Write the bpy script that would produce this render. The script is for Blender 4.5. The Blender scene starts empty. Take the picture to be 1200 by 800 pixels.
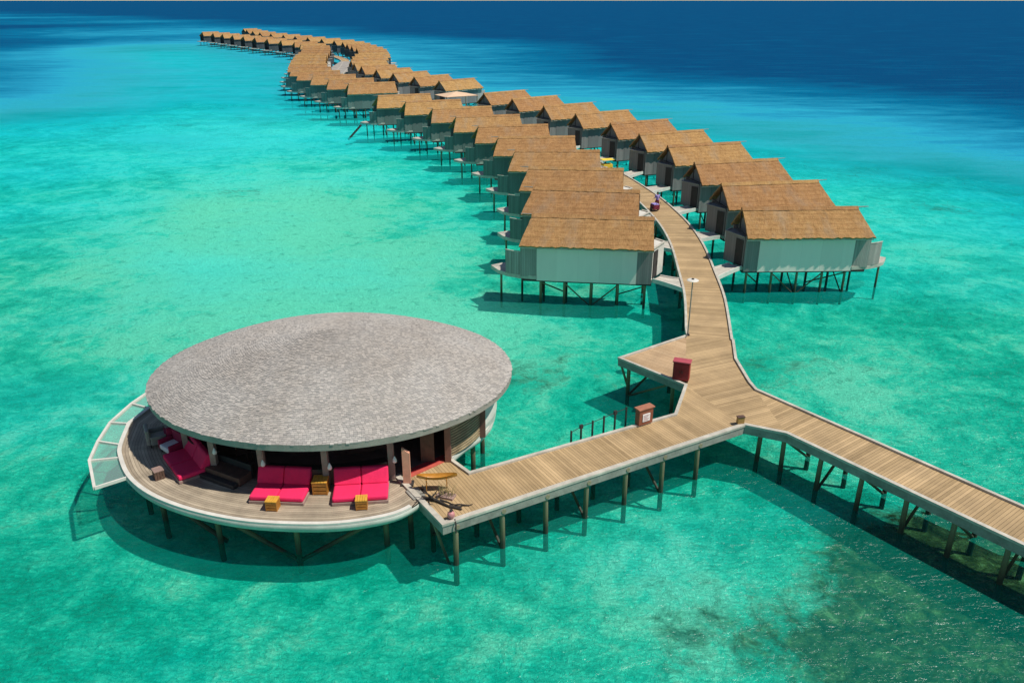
import bpy, math, random
from mathutils import Vector, Matrix
random.seed(7)
R = math.radians
scn = bpy.context.scene
col = scn.collection

# ------------------------------------------------------------------ camera, sky, sun, exposure
CAMH = 19.0
PITCH = math.atan(399.3 / 930.0)
cam_d = bpy.data.cameras.new('camera'); cam = bpy.data.objects.new('camera', cam_d); col.objects.link(cam)
cam_d.sensor_width = 36.0; cam_d.lens = 930.0 / 1200.0 * 36.0
cam_d.clip_end = 120000; cam_d.clip_start = 0.5
cam.location = (0, 0, CAMH); cam.rotation_euler = (R(90) - PITCH, 0, 0)
scn.camera = cam
SUN_EL, SUN_ROT = R(59), R(106)          # rotation measured clockwise from +Y
w = bpy.data.worlds.new('World'); scn.world = w; w.use_nodes = True
nt = w.node_tree; bgn = nt.nodes['Background']
sky = nt.nodes.new('ShaderNodeTexSky'); sky.sky_type = 'NISHITA'; sky.sun_disc = False
sky.sun_elevation = SUN_EL; sky.sun_rotation = SUN_ROT; sky.air_density = 1.0; sky.dust_density = 0.1
nt.links.new(sky.outputs[0], bgn.inputs[0]); bgn.inputs[1].default_value = 0.075
sl = bpy.data.lights.new('sun', 'SUN'); sl.energy = 4.9; sl.angle = R(0.9); sl.color = (1.0, 0.95, 0.87)
so = bpy.data.objects.new('sun', sl); col.objects.link(so)
tosun = Vector((math.sin(SUN_ROT) * math.cos(SUN_EL), math.cos(SUN_ROT) * math.cos(SUN_EL), math.sin(SUN_EL)))
so.rotation_euler = tosun.to_track_quat('Z', 'Y').to_euler(); so.location = (60, -20, 80)
scn.view_settings.view_transform = 'Standard'; scn.view_settings.look = 'None'
scn.view_settings.exposure = 0.0; scn.view_settings.gamma = 1.0
scn.view_settings.use_curve_mapping = False

WZ = -2.2            # water level (boardwalk deck is z = 0)
BZ = -3.15            # lagoon bed

# ------------------------------------------------------------------ helpers
def tag(o, label=None, cat=None, group=None, kind=None):
    if label: o['label'] = label
    if cat: o['category'] = cat
    if group: o['group'] = group
    if kind: o['kind'] = kind
    return o

def empty(name, loc=(0, 0, 0), rz=0.0):
    o = bpy.data.objects.new(name, None); col.objects.link(o)
    o.location = loc; o.rotation_euler = (0, 0, rz); o.empty_display_size = 0.3
    return o

class MB:
    def __init__(s): s.v = []; s.f = []; s.uv = []; s.c = []; s.sm = False
    def face(s, pts, uv=None, c=None):
        n = len(s.v); s.v += [tuple(p) for p in pts]; s.f.append(tuple(range(n, n + len(pts))))
        s.uv.append(uv or [(p[0], p[1]) for p in pts]); s.c.append(random.random() if c is None else c)
        return s
    def box(s, x0, x1, y0, y1, z0, z1, M=None, c=None):
        P = [(x0,y0,z0),(x1,y0,z0),(x1,y1,z0),(x0,y1,z0),(x0,y0,z1),(x1,y0,z1),(x1,y1,z1),(x0,y1,z1)]
        if M: P = [tuple(M @ Vector(p)) for p in P]
        c = random.random() if c is None else c
        for q in ((0,3,2,1),(4,5,6,7),(0,1,5,4),(1,2,6,5),(2,3,7,6),(3,0,4,7)):
            s.face([P[i] for i in q], c=c)
        return s
    def prism(s, poly, z0, z1, uv=None, M=None):
        a = sum(poly[i][0]*poly[(i+1)%len(poly)][1]-poly[(i+1)%len(poly)][0]*poly[i][1] for i in range(len(poly)))
        if a < 0: poly = poly[::-1]
        f = (lambda p: tuple(M @ Vector(p))) if M else (lambda p: p)
        uvf = uv or (lambda p: (p[0], p[1]))
        s.face([f((p[0], p[1], z1)) for p in poly], [uvf(p) for p in poly])
        s.face([f((p[0], p[1], z0)) for p in reversed(poly)], [uvf(p) for p in reversed(poly)])
        n = len(poly)
        for i in range(n):
            p, q = poly[i], poly[(i+1) % n]
            s.face([f((p[0],p[1],z0)), f((q[0],q[1],z0)), f((q[0],q[1],z1)), f((p[0],p[1],z1))])
        return s
    def tube(s, p0, p1, r0, r1=None, n=8, cap=True):
        p0, p1 = Vector(p0), Vector(p1); r1 = r0 if r1 is None else r1
        d = (p1 - p0).normalized(); u = d.orthogonal().normalized(); v = d.cross(u)
        A = [p0 + (u*math.cos(2*math.pi*i/n) + v*math.sin(2*math.pi*i/n))*r0 for i in range(n)]
        B = [p1 + (u*math.cos(2*math.pi*i/n) + v*math.sin(2*math.pi*i/n))*r1 for i in range(n)]
        c = random.random()
        for i in range(n):
            j = (i+1) % n; s.face([A[i], A[j], B[j], B[i]], c=c)
        if cap: s.face(A[::-1], c=c); s.face(B, c=c)
        return s
    def path(s, pts, r, n=6, taper=None):
        for i in range(len(pts)-1):
            ra = r if taper is None else r + (taper - r)*i/(len(pts)-1)
            rb = r if taper is None else r + (taper - r)*(i+1)/(len(pts)-1)
            s.tube(pts[i], pts[i+1], ra, rb, n)
        return s
    def lathe(s, prof, c=(0,0,0), n=16):
        for i in range(len(prof)-1):
            (r0, z0), (r1, z1) = prof[i], prof[i+1]
            for k in range(n):
                a, b = 2*math.pi*k/n, 2*math.pi*(k+1)/n
                P = [(r0*math.cos(a),r0*math.sin(a),z0),(r0*math.cos(b),r0*math.sin(b),z0),(r1*math.cos(b),r1*math.sin(b),z1),(r1*math.cos(a),r1*math.sin(a),z1)]
                s.face([(c[0]+p[0], c[1]+p[1], c[2]+p[2]) for p in P], c=.5)
        return s
    def sweep(s, pts, wd, z0, z1, closed=False):
        """rectangular kerb of width wd centred on a polyline in plan"""
        n = len(pts); P = [Vector((p[0], p[1])) for p in pts]; L = []; Rr = []
        for i in range(n):
            if closed: a, b = P[i-1], P[(i+1) % n]
            else: a, b = P[max(i-1, 0)], P[min(i+1, n-1)]
            t1 = (P[i]-a).normalized() if (P[i]-a).length > 1e-6 else (b-P[i]).normalized()
            t2 = (b-P[i]).normalized() if (b-P[i]).length > 1e-6 else t1
            t = (t1+t2).normalized(); nn = Vector((-t.y, t.x)); k = 1/max(.5, nn.dot(Vector((-t1.y, t1.x))))
            L.append(P[i]+nn*wd/2*k); Rr.append(P[i]-nn*wd/2*k)
        m = n if closed else n-1; run = 0
        for i in range(m):
            j = (i+1) % n; a, b, c_, d = L[i], L[j], Rr[j], Rr[i]; c = .5
            s.face([(d.x,d.y,z1),(c_.x,c_.y,z1),(b.x,b.y,z1),(a.x,a.y,z1)], c=c)
            s.face([(a.x,a.y,z0),(b.x,b.y,z0),(c_.x,c_.y,z0),(d.x,d.y,z0)], c=c)
            s.face([(d.x,d.y,z0),(c_.x,c_.y,z0),(c_.x,c_.y,z1),(d.x,d.y,z1)], c=c)
            s.face([(b.x,b.y,z0),(a.x,a.y,z0),(a.x,a.y,z1),(b.x,b.y,z1)], c=c)
        if not closed:
            for (a, d) in ((L[0], Rr[0]), (Rr[-1], L[-1])):
                s.face([(a.x,a.y,z0),(d.x,d.y,z0),(d.x,d.y,z1),(a.x,a.y,z1)], c=.5)
        return s
    def mesh(s, name, mat):
        me = bpy.data.meshes.new(name); me.from_pydata(s.v, [], s.f)
        ul = me.uv_layers.new(name='UVMap')
        flat = []
        for u in s.uv:
            for q in u: flat += [q[0], q[1]]
        ul.data.foreach_set('uv', flat)
        ca = me.attributes.new('tone', 'FLOAT', 'FACE'); ca.data.foreach_set('value', s.c)
        me.materials.append(mat)
        if s.sm: me.polygons.foreach_set('use_smooth', [True]*len(me.polygons))
        me.update(); return me
    def build(s, name, mat, parent=None, bevel=0.0, loc=None, weld=False):
        o = bpy.data.objects.new(name, s.mesh(name, mat)); col.objects.link(o)
        if parent: o.parent = parent
        if loc: o.location = loc
        if weld or s.sm or bevel:
            m = o.modifiers.new('weld', 'WELD'); m.merge_threshold = 0.001
        if bevel:
            b = o.modifiers.new('bevel', 'BEVEL'); b.width = bevel; b.segments = 2; b.limit_method = 'ANGLE'
        return o

def copy_tree(o, parent=None, only=None):
    c = o.copy(); col.objects.link(c)
    if parent: c.parent = parent
    for ch in list(o.children):
        if only and parent is None and ch.name.split('.')[0] not in only: continue
        copy_tree(ch, c)
    return c

# ------------------------------------------------------------------ materials
def newmat(name):
    m = bpy.data.materials.new(name); m.use_nodes = True
    t = m.node_tree; b = t.nodes['Principled BSDF']
    return m, t, b
def N(t, ty, **kw):
    n = t.nodes.new(ty)
    for k, v in kw.items(): setattr(n, k, v)
    return n
def ramp(t, stops, inp=None):
    n = t.nodes.new('ShaderNodeValToRGB'); e = n.color_ramp.elements
    while len(e) > 1: e.remove(e[-1])
    e[0].position = stops[0][0]; e[0].color = (*stops[0][1], 1)
    for p, c in stops[1:]:
        x = e.new(p); x.color = (*c, 1)
    if inp: t.links.new(inp, n.inputs[0])
    return n
def noise(t, vec, scale, detail=4, rough=.55, dist=0.0):
    n = t.nodes.new('ShaderNodeTexNoise'); n.inputs['Scale'].default_value = scale
    n.inputs['Detail'].default_value = detail; n.inputs['Roughness'].default_value = rough; n.inputs['Distortion'].default_value = dist
    if vec: t.links.new(vec, n.inputs['Vector'])
    return n
def mapping(t, src, sc=(1,1,1), rot=(0,0,0)):
    m = t.nodes.new('ShaderNodeMapping'); m.inputs['Scale'].default_value = sc; m.inputs['Rotation'].default_value = rot
    t.links.new(src, m.inputs['Vector']); return m.outputs[0]
def mixc(t, f, a, b, mode='MIX'):
    n = t.nodes.new('ShaderNodeMix'); n.data_type = 'RGBA'; n.blend_type = mode
    for s, v in ((0, f), (6, a), (7, b)):
        if isinstance(v, (int, float)): n.inputs[s].default_value = v
        elif isinstance(v, tuple): n.inputs[s].default_value = (*v, 1)
        else: t.links.new(v, n.inputs[s])
    return n.outputs[2]
def mth(t, op, a, b=None, clamp=False):
    n = t.nodes.new('ShaderNodeMath'); n.operation = op; n.use_clamp = clamp
    for s, v in ((0, a), (1, b)):
        if v is None: continue
        if isinstance(v, (int, float)): n.inputs[s].default_value = v
        else: t.links.new(v, n.inputs[s])
    return n.outputs[0]
def bump(t, h, strength, dist, b):
    n = t.nodes.new('ShaderNodeBump'); n.inputs['Strength'].default_value = strength; n.inputs['Distance'].default_value = dist
    t.links.new(h, n.inputs['Height'])
    if b: t.links.new(n.outputs[0], b.inputs['Normal'])
    return n

def simple(name, c, rough=.6, var=.25, scale=3.0, bumpd=.01, metal=0.0):
    """one colour with weathering: large soft stains and fine grain"""
    m, t, b = newmat(name)
    tc = N(t, 'ShaderNodeTexCoord'); oi = N(t, 'ShaderNodeObjectInfo')
    n1 = noise(t, tc.outputs['Object'], scale, 6, .65); n2 = noise(t, tc.outputs['Object'], scale*9, 3)
    lo = tuple(x*(1-var) for x in c); hi = tuple(min(1, x*(1+var*.7)) for x in c)
    r = ramp(t, [(.3, lo), (.7, hi)], n1.outputs[0])
    r2 = ramp(t, [(.3, (1-var*.5,)*3), (.7, (1, 1, 1))], n2.outputs[0])
    mx = mixc(t, 1.0, r.outputs[0], r2.outputs[0], 'MULTIPLY')
    t.links.new(mx, b.inputs['Base Color']); b.inputs['Roughness'].default_value = rough; b.inputs['Metallic'].default_value = metal
    bump(t, n2.outputs[0], .4, bumpd, b)
    return m

def planks(name, c1, c2, pw=.14, ax=0, rough=.7, band=None, blotch=.25):
    """boards of width pw across UV axis ax; every board its own tone, thin gaps; seen-from-afar bays of newer boards"""
    m, t, b = newmat(name)
    uvn = N(t, 'ShaderNodeUVMap'); sp = N(t, 'ShaderNodeSeparateXYZ'); t.links.new(uvn.outputs[0], sp.inputs[0])
    u = sp.outputs[ax]; v = sp.outputs[1-ax]
    k = mth(t, 'DIVIDE', u, pw); fl = mth(t, 'FLOOR', k); fr = mth(t, 'FRACT', k)
    wn = N(t, 'ShaderNodeTexWhiteNoise', noise_dimensions='1D'); t.links.new(fl, wn.inputs['W'])
    bay = mth(t, 'FLOOR', mth(t, 'DIVIDE', u, pw*7)); wb = N(t, 'ShaderNodeTexWhiteNoise', noise_dimensions='1D'); t.links.new(bay, wb.inputs['W'])
    f = mth(t, 'ADD', mth(t, 'MULTIPLY', wn.outputs[0], .6), mth(t, 'MULTIPLY', wb.outputs[0], .4))
    g = mapping(t, uvn.outputs[0], (22, 1.5, 1) if ax == 0 else (1.5, 22, 1)); ng = noise(t, g, 1.0, 5, .6)
    n0 = noise(t, uvn.outputs[0], .6, 5, .6)
    f2 = mth(t, 'ADD', mth(t, 'MULTIPLY', f, .6), mth(t, 'MULTIPLY', ng.outputs[0], .4))
    r = ramp(t, [(.2, c1), (.8, c2)], f2)
    st = ramp(t, [(.35, (1-blotch,)*3), (.6, (1, 1, 1))], n0.outputs[0])
    cc = mixc(t, 1.0, r.outputs[0], st.outputs[0], 'MULTIPLY')
    gap = mth(t, 'GREATER_THAN', fr, .1)
    gr = ramp(t, [(0, (.25, .22, .18)), (1, (1, 1, 1))], gap)
    cc = mixc(t, 1.0, cc, gr.outputs[0], 'MULTIPLY')
    t.links.new(cc, b.inputs['Base Color']); b.inputs['Roughness'].default_value = rough
    bump(t, gap, .5, .01, b)
    return m

def thatch():
    m, t, b = newmat('thatch')
    tc = N(t, 'ShaderNodeTexCoord'); uvn = N(t, 'ShaderNodeUVMap'); oi = N(t, 'ShaderNodeObjectInfo')
    a = noise(t, mapping(t, uvn.outputs[0], (14, 3.0, 1)), 1.0, 5, .7)
    a.inputs['Distortion'].default_value = .4
    bn = noise(t, mapping(t, uvn.outputs[0], (1.4, 4.5, 1)), 1.0, 4, .7)
    big = noise(t, uvn.outputs[0], .7, 3)
    f = mth(t, 'ADD', mth(t, 'MULTIPLY', a.outputs[0], .55), mth(t, 'MULTIPLY', bn.outputs[0], .45))
    r = ramp(t, [(.3, (.235, .125, .046)), (.47, (.39, .215, .085)), (.66, (.53, .315, .135))], f)
    r2 = ramp(t, [(.35, (.80, .78, .78)), (.65, (1, 1, 1))], big.outputs[0])
    c = mixc(t, 1.0, r.outputs[0], r2.outputs[0], 'MULTIPLY')
    spv = N(t, 'ShaderNodeSeparateXYZ'); t.links.new(uvn.outputs[0], spv.inputs[0])
    crs = mth(t, 'FRACT', mth(t, 'ADD', mth(t, 'MULTIPLY', spv.outputs[1], 2.1), mth(t, 'MULTIPLY', bn.outputs[0], .7)))
    c = mixc(t, 1.0, c, ramp(t, [(0, (.74, .72, .70)), (.22, (1, 1, 1)), (1, (.95, .95, .95))], crs).outputs[0], 'MULTIPLY')
    wv = N(t, 'ShaderNodeVectorMath', operation='ADD'); t.links.new(uvn.outputs[0], wv.inputs[0]); cv = N(t, 'ShaderNodeCombineXYZ'); t.links.new(mth(t, 'MULTIPLY', oi.outputs['Random'], 90), cv.inputs[0]); t.links.new(cv.outputs[0], wv.inputs[1])
    wn = noise(t, mapping(t, wv.outputs[0], (.55, .28, 1)), 1.0, 5, .65)
    c = mixc(t, ramp(t, [(.5, (0, 0, 0)), (.72, (.55,)*3)], wn.outputs[0]).outputs[0], c, (.30, .235, .165))
    hv = N(t, 'ShaderNodeHueSaturation'); t.links.new(c, hv.inputs['Color'])
    t.links.new(mth(t, 'ADD', mth(t, 'MULTIPLY', oi.outputs['Random'], .16), .92), hv.inputs['Value'])
    t.links.new(mth(t, 'ADD', mth(t, 'MULTIPLY', oi.outputs['Random'], .012), .494), hv.inputs['Hue'])
    t.links.new(hv.outputs[0], b.inputs['Base Color']); b.inputs['Roughness'].default_value = .95
    b.inputs['Specular IOR Level'].default_value = .15
    bump(t, f, 1.0, .08, b)
    return m

def shingle():
    m, t, b = newmat('weathered_shingles')
    at = N(t, 'ShaderNodeAttribute', attribute_name='tone'); tc = N(t, 'ShaderNodeTexCoord')
    big = noise(t, tc.outputs['Object'], .35, 4, .6); fine = noise(t, tc.outputs['Object'], 14, 3)
    f = mth(t, 'ADD', mth(t, 'MULTIPLY', at.outputs['Fac'], .75), mth(t, 'MULTIPLY', fine.outputs[0], .25))
    r = ramp(t, [(.1, (.30, .282, .262)), (.5, (.37, .345, .315)), (.9, (.45, .415, .375))], f)
    r2 = ramp(t, [(.35, (.88, .85, .82)), (.62, (1, 1, 1))], big.outputs[0])
    t.links.new(mixc(t, 1.0, r.outputs[0], r2.outputs[0], 'MULTIPLY'), b.inputs['Base Color'])
    b.inputs['Roughness'].default_value = .85
    return m

def panelled(name, c, step=1.2, var=.15, line=.55):
    """painted wall sheets with joints every step along local x"""
    m, t, b = newmat(name)
    tc = N(t, 'ShaderNodeTexCoord'); sp = N(t, 'ShaderNodeSeparateXYZ'); t.links.new(tc.outputs['Object'], sp.inputs[0])
    xy = mth(t, 'ADD', sp.outputs[0], sp.outputs[1])
    fr = mth(t, 'FRACT', mth(t, 'DIVIDE', xy, step)); ln = mth(t, 'GREATER_THAN', fr, .04 if step > .5 else .12)
    st = noise(t, mapping(t, tc.outputs['Object'], (3, 3, .5)), 1.0, 6, .65); oi = N(t, 'ShaderNodeObjectInfo')
    fl = mth(t, 'FLOOR', mth(t, 'DIVIDE', xy, step)); wn = N(t, 'ShaderNodeTexWhiteNoise', noise_dimensions='1D'); t.links.new(fl, wn.inputs['W'])
    r = ramp(t, [(.3, tuple(x*(1-var) for x in c)), (.7, tuple(min(1, x*(1+var)) for x in c))],
             mth(t, 'ADD', mth(t, 'MULTIPLY', st.outputs[0], .7), mth(t, 'MULTIPLY', wn.outputs[0], .3)))
    l = ramp(t, [(0, (line,)*3), (1, (1, 1, 1))], ln)
    t.links.new(mixc(t, 1.0, r.outputs[0], l.outputs[0], 'MULTIPLY'), b.inputs['Base Color']); b.inputs['Roughness'].default_value = .65
    bump(t, ln, .4, .01, b)
    return m

def pile_mat():
    """timber pile: pale and green-stained above, black with growth near and under the tide line"""
    m, t, b = newmat('tidal_timber')
    g = N(t, 'ShaderNodeNewGeometry'); sp = N(t, 'ShaderNodeSeparateXYZ'); t.links.new(g.outputs['Position'], sp.inputs[0])
    n = noise(t, mapping(t, g.outputs['Position'], (6, 6, 2)), 1.0, 4)
    h = mth(t, 'ADD', sp.outputs[2], mth(t, 'MULTIPLY', n.outputs[0], .6))
    k = mth(t, 'DIVIDE', mth(t, 'ADD', h, 2.6), 2.6, True)
    r = ramp(t, [(0, (.02, .022, .015)), (.38, (.03, .035, .02)), (.62, (.13, .12, .06)), (1, (.24, .21, .13))], k)
    t.links.new(r.outputs[0], b.inputs['Base Color']); b.inputs['Roughness'].default_value = .75
    bump(t, n.outputs[0], .5, .03, b)
    return m

M = {}
M['deck'] = planks('boardwalk_planks', (.32, .215, .10), (.57, .395, .205), .15, 0, blotch=.22)
M['deck_long'] = planks('pavilion_deck_planks', (.28, .225, .16), (.52, .43, .31), .13, 0, blotch=.3)
M['kerb'] = simple('pale_kerb', (.53, .49, .41), .6, .3, 1.4)
M['beam'] = simple('grey_beam', (.30, .29, .25), .7, .35, 1.2)
M['thatch'] = thatch()
M['shingle'] = shingle()
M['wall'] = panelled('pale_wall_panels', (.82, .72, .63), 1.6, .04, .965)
M['wallmid'] = panelled('grey_row_wall', (.17, .165, .16), 1.6, .12, .7)  # plain darker grey for the right-hand row behind its nearest villa
M['wallgreen'] = panelled('green_bounce_wall', (.105, .15, .135), 1.6, .12, .7)  # green light bounced off the lagoon is put into this wall colour
M['wallfar'] = panelled('dark_shaded_wall', (.045, .055, .06), 1.6, .12, .7)  # shade on the distant walls, put into a dark base colour
M['wallgrey'] = panelled('grey_timber_wall', (.215, .20, .19), .16, .14, .75)
M['slat'] = panelled('weathered_slats', (.32, .30, .27), .13, .2, .5)
M['slatgreen'] = panelled('green_bounce_slats', (.13, .18, .16), .13, .2, .5)  # slat copy with the lagoon's green bounce light in its colour
M['dark'] = simple('dark_timber', (.035, .030, .028), .7, .3, 2)
M['brown'] = simple('brown_timber', (.12, .065, .045), .6, .35, 3)
M['mauve'] = simple('stained_post', (.33, .22, .185), .6, .25, 3)
M['orange'] = simple('pale_red_timber', (.70, .34, .22), .6, .2, 3)
M['white'] = simple('white_paint', (.66, .63, .56), .5, .16, 1.3)
M['pile'] = pile_mat()
M['pink'] = simple('pink_cloth', (.82, .016, .105), .85, .12, 2.0, .02)
M['pinkdark'] = simple('deep_red_cloth', (.30, .008, .05), .85, .15, 2.0)
M['amber'] = simple('amber_timber', (.46, .19, .025), .5, .3, 4)
M['amberlight'] = simple('amber_timber_light', (.70, .36, .05), .5, .25, 4)
M['red'] = simple('red_lacquer', (.30, .012, .018), .45, .2, 2)
M['redmat'] = simple('red_threshold', (.42, .03, .035), .8, .25, 3)
M['paper'] = simple('paper', (.8, .78, .76), .7, .05, 3)
M['metal'] = simple('dark_metal', (.06, .06, .06), .4, .2, 4, .002, .6)
M['driftwood'] = simple('driftwood', (.035, .028, .022), .8, .3, 6)
M['canoe'] = simple('varnished_canoe', (.58, .27, .035), .35, .25, 3)
M['grass'] = simple('straw', (.38, .30, .13), .9, .3, 6)
M['floor'] = simple('dark_floor', (.17, .12, .10), .35, .3, 1)
M['yellow'] = simple('yellow_canvas', (.80, .60, .05), .8, .1, 2)
M['canopy'] = simple('sand_canvas', (.66, .46, .30), .85, .1, .7)
M['skin'] = simple('skin', (.30, .16, .10), .6, .05, 5)
M['lilac'] = simple('lilac_cloth', (.30, .24, .55), .85, .1, 5)
M['maroon'] = simple('maroon_cloth', (.20, .02, .05), .85, .1, 5)
M['hair'] = simple('black_hair', (.012, .01, .01), .5, .1, 9)
M['lampwhite'] = simple('white_lantern_paper', (.82, .80, .74), .6, .05, 3)
def glass():
    m, t, b = newmat('floor_glass'); t.nodes.remove(b)
    tr = N(t, 'ShaderNodeBsdfTransparent'); tr.inputs[0].default_value = (.80, .93, .90, 1)
    gl = N(t, 'ShaderNodeBsdfGlossy'); gl.inputs['Roughness'].default_value = .08
    di = N(t, 'ShaderNodeBsdfDiffuse'); di.inputs[0].default_value = (.55, .75, .68, 1)
    m1 = N(t, 'ShaderNodeMixShader'); m1.inputs[0].default_value = .18; t.links.new(tr.outputs[0], m1.inputs[1]); t.links.new(di.outputs[0], m1.inputs[2])
    m2 = N(t, 'ShaderNodeMixShader'); m2.inputs[0].default_value = .05
    t.links.new(m1.outputs[0], m2.inputs[1]); t.links.new(gl.outputs[0], m2.inputs[2]); t.links.new(m2.outputs[0], t.nodes['Material Output'].inputs[0])
    return m
M['glass'] = glass()

# ------------------------------------------------------------------ sea: depth map in world metres
def seg_d(p, a, b):
    ax, ay = a; bx, by = b; dx, dy = bx-ax, by-ay
    t = max(0, min(1, ((p[0]-ax)*dx+(p[1]-ay)*dy)/(dx*dx+dy*dy)))
    return math.hypot(p[0]-ax-t*dx, p[1]-ay-t*dy), (dx*(p[1]-ay)-dy*(p[0]-ax))
REEF = [(-6500, 5200), (-2400, 2500), (-1107, 1800), (-454, 1150), (-151, 720), (0, 500), (42, 355), (68, 260), (100, 210), (125, 150), (150, 70), (160, -40), (600, -400)]
POOL = [(-140, 130), (-105, 190), (-135, 290), (-175, 390), (-250, 560), (-430, 900), (-900, 1300)]
def sstep(a, b, x):
    t = max(0, min(1, (x-a)/(b-a))); return t*t*(3-2*t)
def sd(p, line):
    best = min((seg_d(p, line[i], line[i+1]) for i in range(len(line)-1)), key=lambda q: q[0])
    return best[0]*(1 if best[1] > 0 else -1)
def blob(x, y, cx, cy, rx, ry, rot=0):
    c, s = math.cos(rot), math.sin(rot); dx, dy = x-cx, y-cy
    u, v = (dx*c+dy*s)/rx, (-dx*s+dy*c)/ry
    return math.exp(-(u*u+v*v))
def depth(x, y):
    d0 = sd((x, y), REEF)                # positive on the open-sea side
    r = math.hypot(x, y)
    wdt = 26 + .15*r
    wob = math.sin(x*.031+1)*math.cos(y*.023)*.25 + math.sin(x*.011-y*.017)*.3
    dp = .62*sstep(-3.2, .6, d0/wdt + wob*.6) + .38*sstep(-.7, .9, d0/wdt + wob*.5)
    dp = min(1, dp + .20*sstep(30, 190, r)*(1-.6*blob(x, y, -22, 80, 24, 45)))
    pl = sd((x, y), POOL)
    pool = sstep(-.5, 1.1, pl/(30+.17*r) + wob*.35) * (1-sstep(-1.5, .3, -(-d0)/wdt + 0)) 
    return dp, pool
def reef(x, y):
    """coral and weed beds near the boardwalk"""
    k = 1.5*blob(x, y, 18.0, 25.6, 4.2, 4.6, .3) + .85*blob(x, y, 13.0, 22.3, 4.6, 2.2, -.1) + .3*blob(x, y, 22, 22, 4, 3) + .25*blob(x, y, 6.5, 24.0, 2.2, 3.0) + .42*blob(x, y, 0, 46, 5, 2.5) + .35*blob(x, y, -2, 37, 1.5, 3) \
        + .55*blob(x, y, 21.0, 30.0, 4.0, 1.6, .7) + .1*blob(x, y, -9, 22.3, 5, 1.2) + .35*blob(x, y, 15, 47, 7, 4)+ .3*blob(x, y, -12, 48, 5, 2)
    return min(1, k)

for (cx, cy, rx, ry) in (): pass
DARKS = [(-66, 231, 11, 3.5), (-82, 262, 13, 4), (-94, 250, 13, 4), (-97, 156, 9, 2.5), (-33, 99, 4, 1.6), (-60, 113, 4, 1.2), (-118, 236, 14, 4), (-70, 90, 6, 1.5), (26, 175, 14, 5), (60, 140, 16, 4), (44, 112, 12, 2.4), (52, 92, 9, 1.8), (70, 150, 16, 3), (38, 140, 8, 2)]
def sheet(name, mat, zf, radii, angs, attrs):
    v = []; f = []; A = {'depth': [], 'pool': [], 'reef': [], 'shoal': []}
    for r in radii:
        for a in angs:
            x, y = r*math.sin(a), r*math.cos(a)
            d, p = depth(x, y); k = reef(x, y)
            for (cx, cy, rx, ry) in DARKS: k = min(1, k + .42*blob(x, y, cx, cy, rx, ry, .1))
            v.append((x, y, zf(d, p, k, x, y))); A['depth'].append(d); A['pool'].append(p); A['reef'].append(k); A['shoal'].append(min(1, blob(x, y, -27, 82, 17, 30, .12) + .75*blob(x, y, -12, 58, 11, 13) + .5*blob(x, y, 6, 25, 6, 5) + .55*blob(x, y, -3, 52, 6, 6) + .4*blob(x, y, 20, 43, 6, 9) + .5*blob(x, y, -48, 140, 22, 30) + .35*blob(x, y, 42, 82, 10, 30)))
    n = len(angs)
    for i in range(len(radii)-1):
        for j in range(n):
            q = (j+1) % n
            f.append((i*n+j, (i+1)*n+j, (i+1)*n+q, i*n+q))
    c0 = len(v); v.append((0, 0, zf(0, 0, 0, 0, 0)))
    for kk in A: A[kk].append(0.0)
    for j in range(n): f.append((c0, j, (j+1) % n))
    me = bpy.data.meshes.new(name); me.from_pydata(v, [], f); me.materials.append(mat)
    for k in A:
        at = me.attributes.new(k, 'FLOAT', 'POINT'); at.data.foreach_set('value', A[k])
    me.polygons.foreach_set('use_smooth', [True]*len(f)); me.update()
    # outward normals up
    if me.polygons[0].normal.z < 0: me.flip_normals()
    o = bpy.data.objects.new(name, me); col.objects.link(o); return o

def att(t, name): return N(t, 'ShaderNodeAttribute', attribute_name=name).outputs['Fac']

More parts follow.
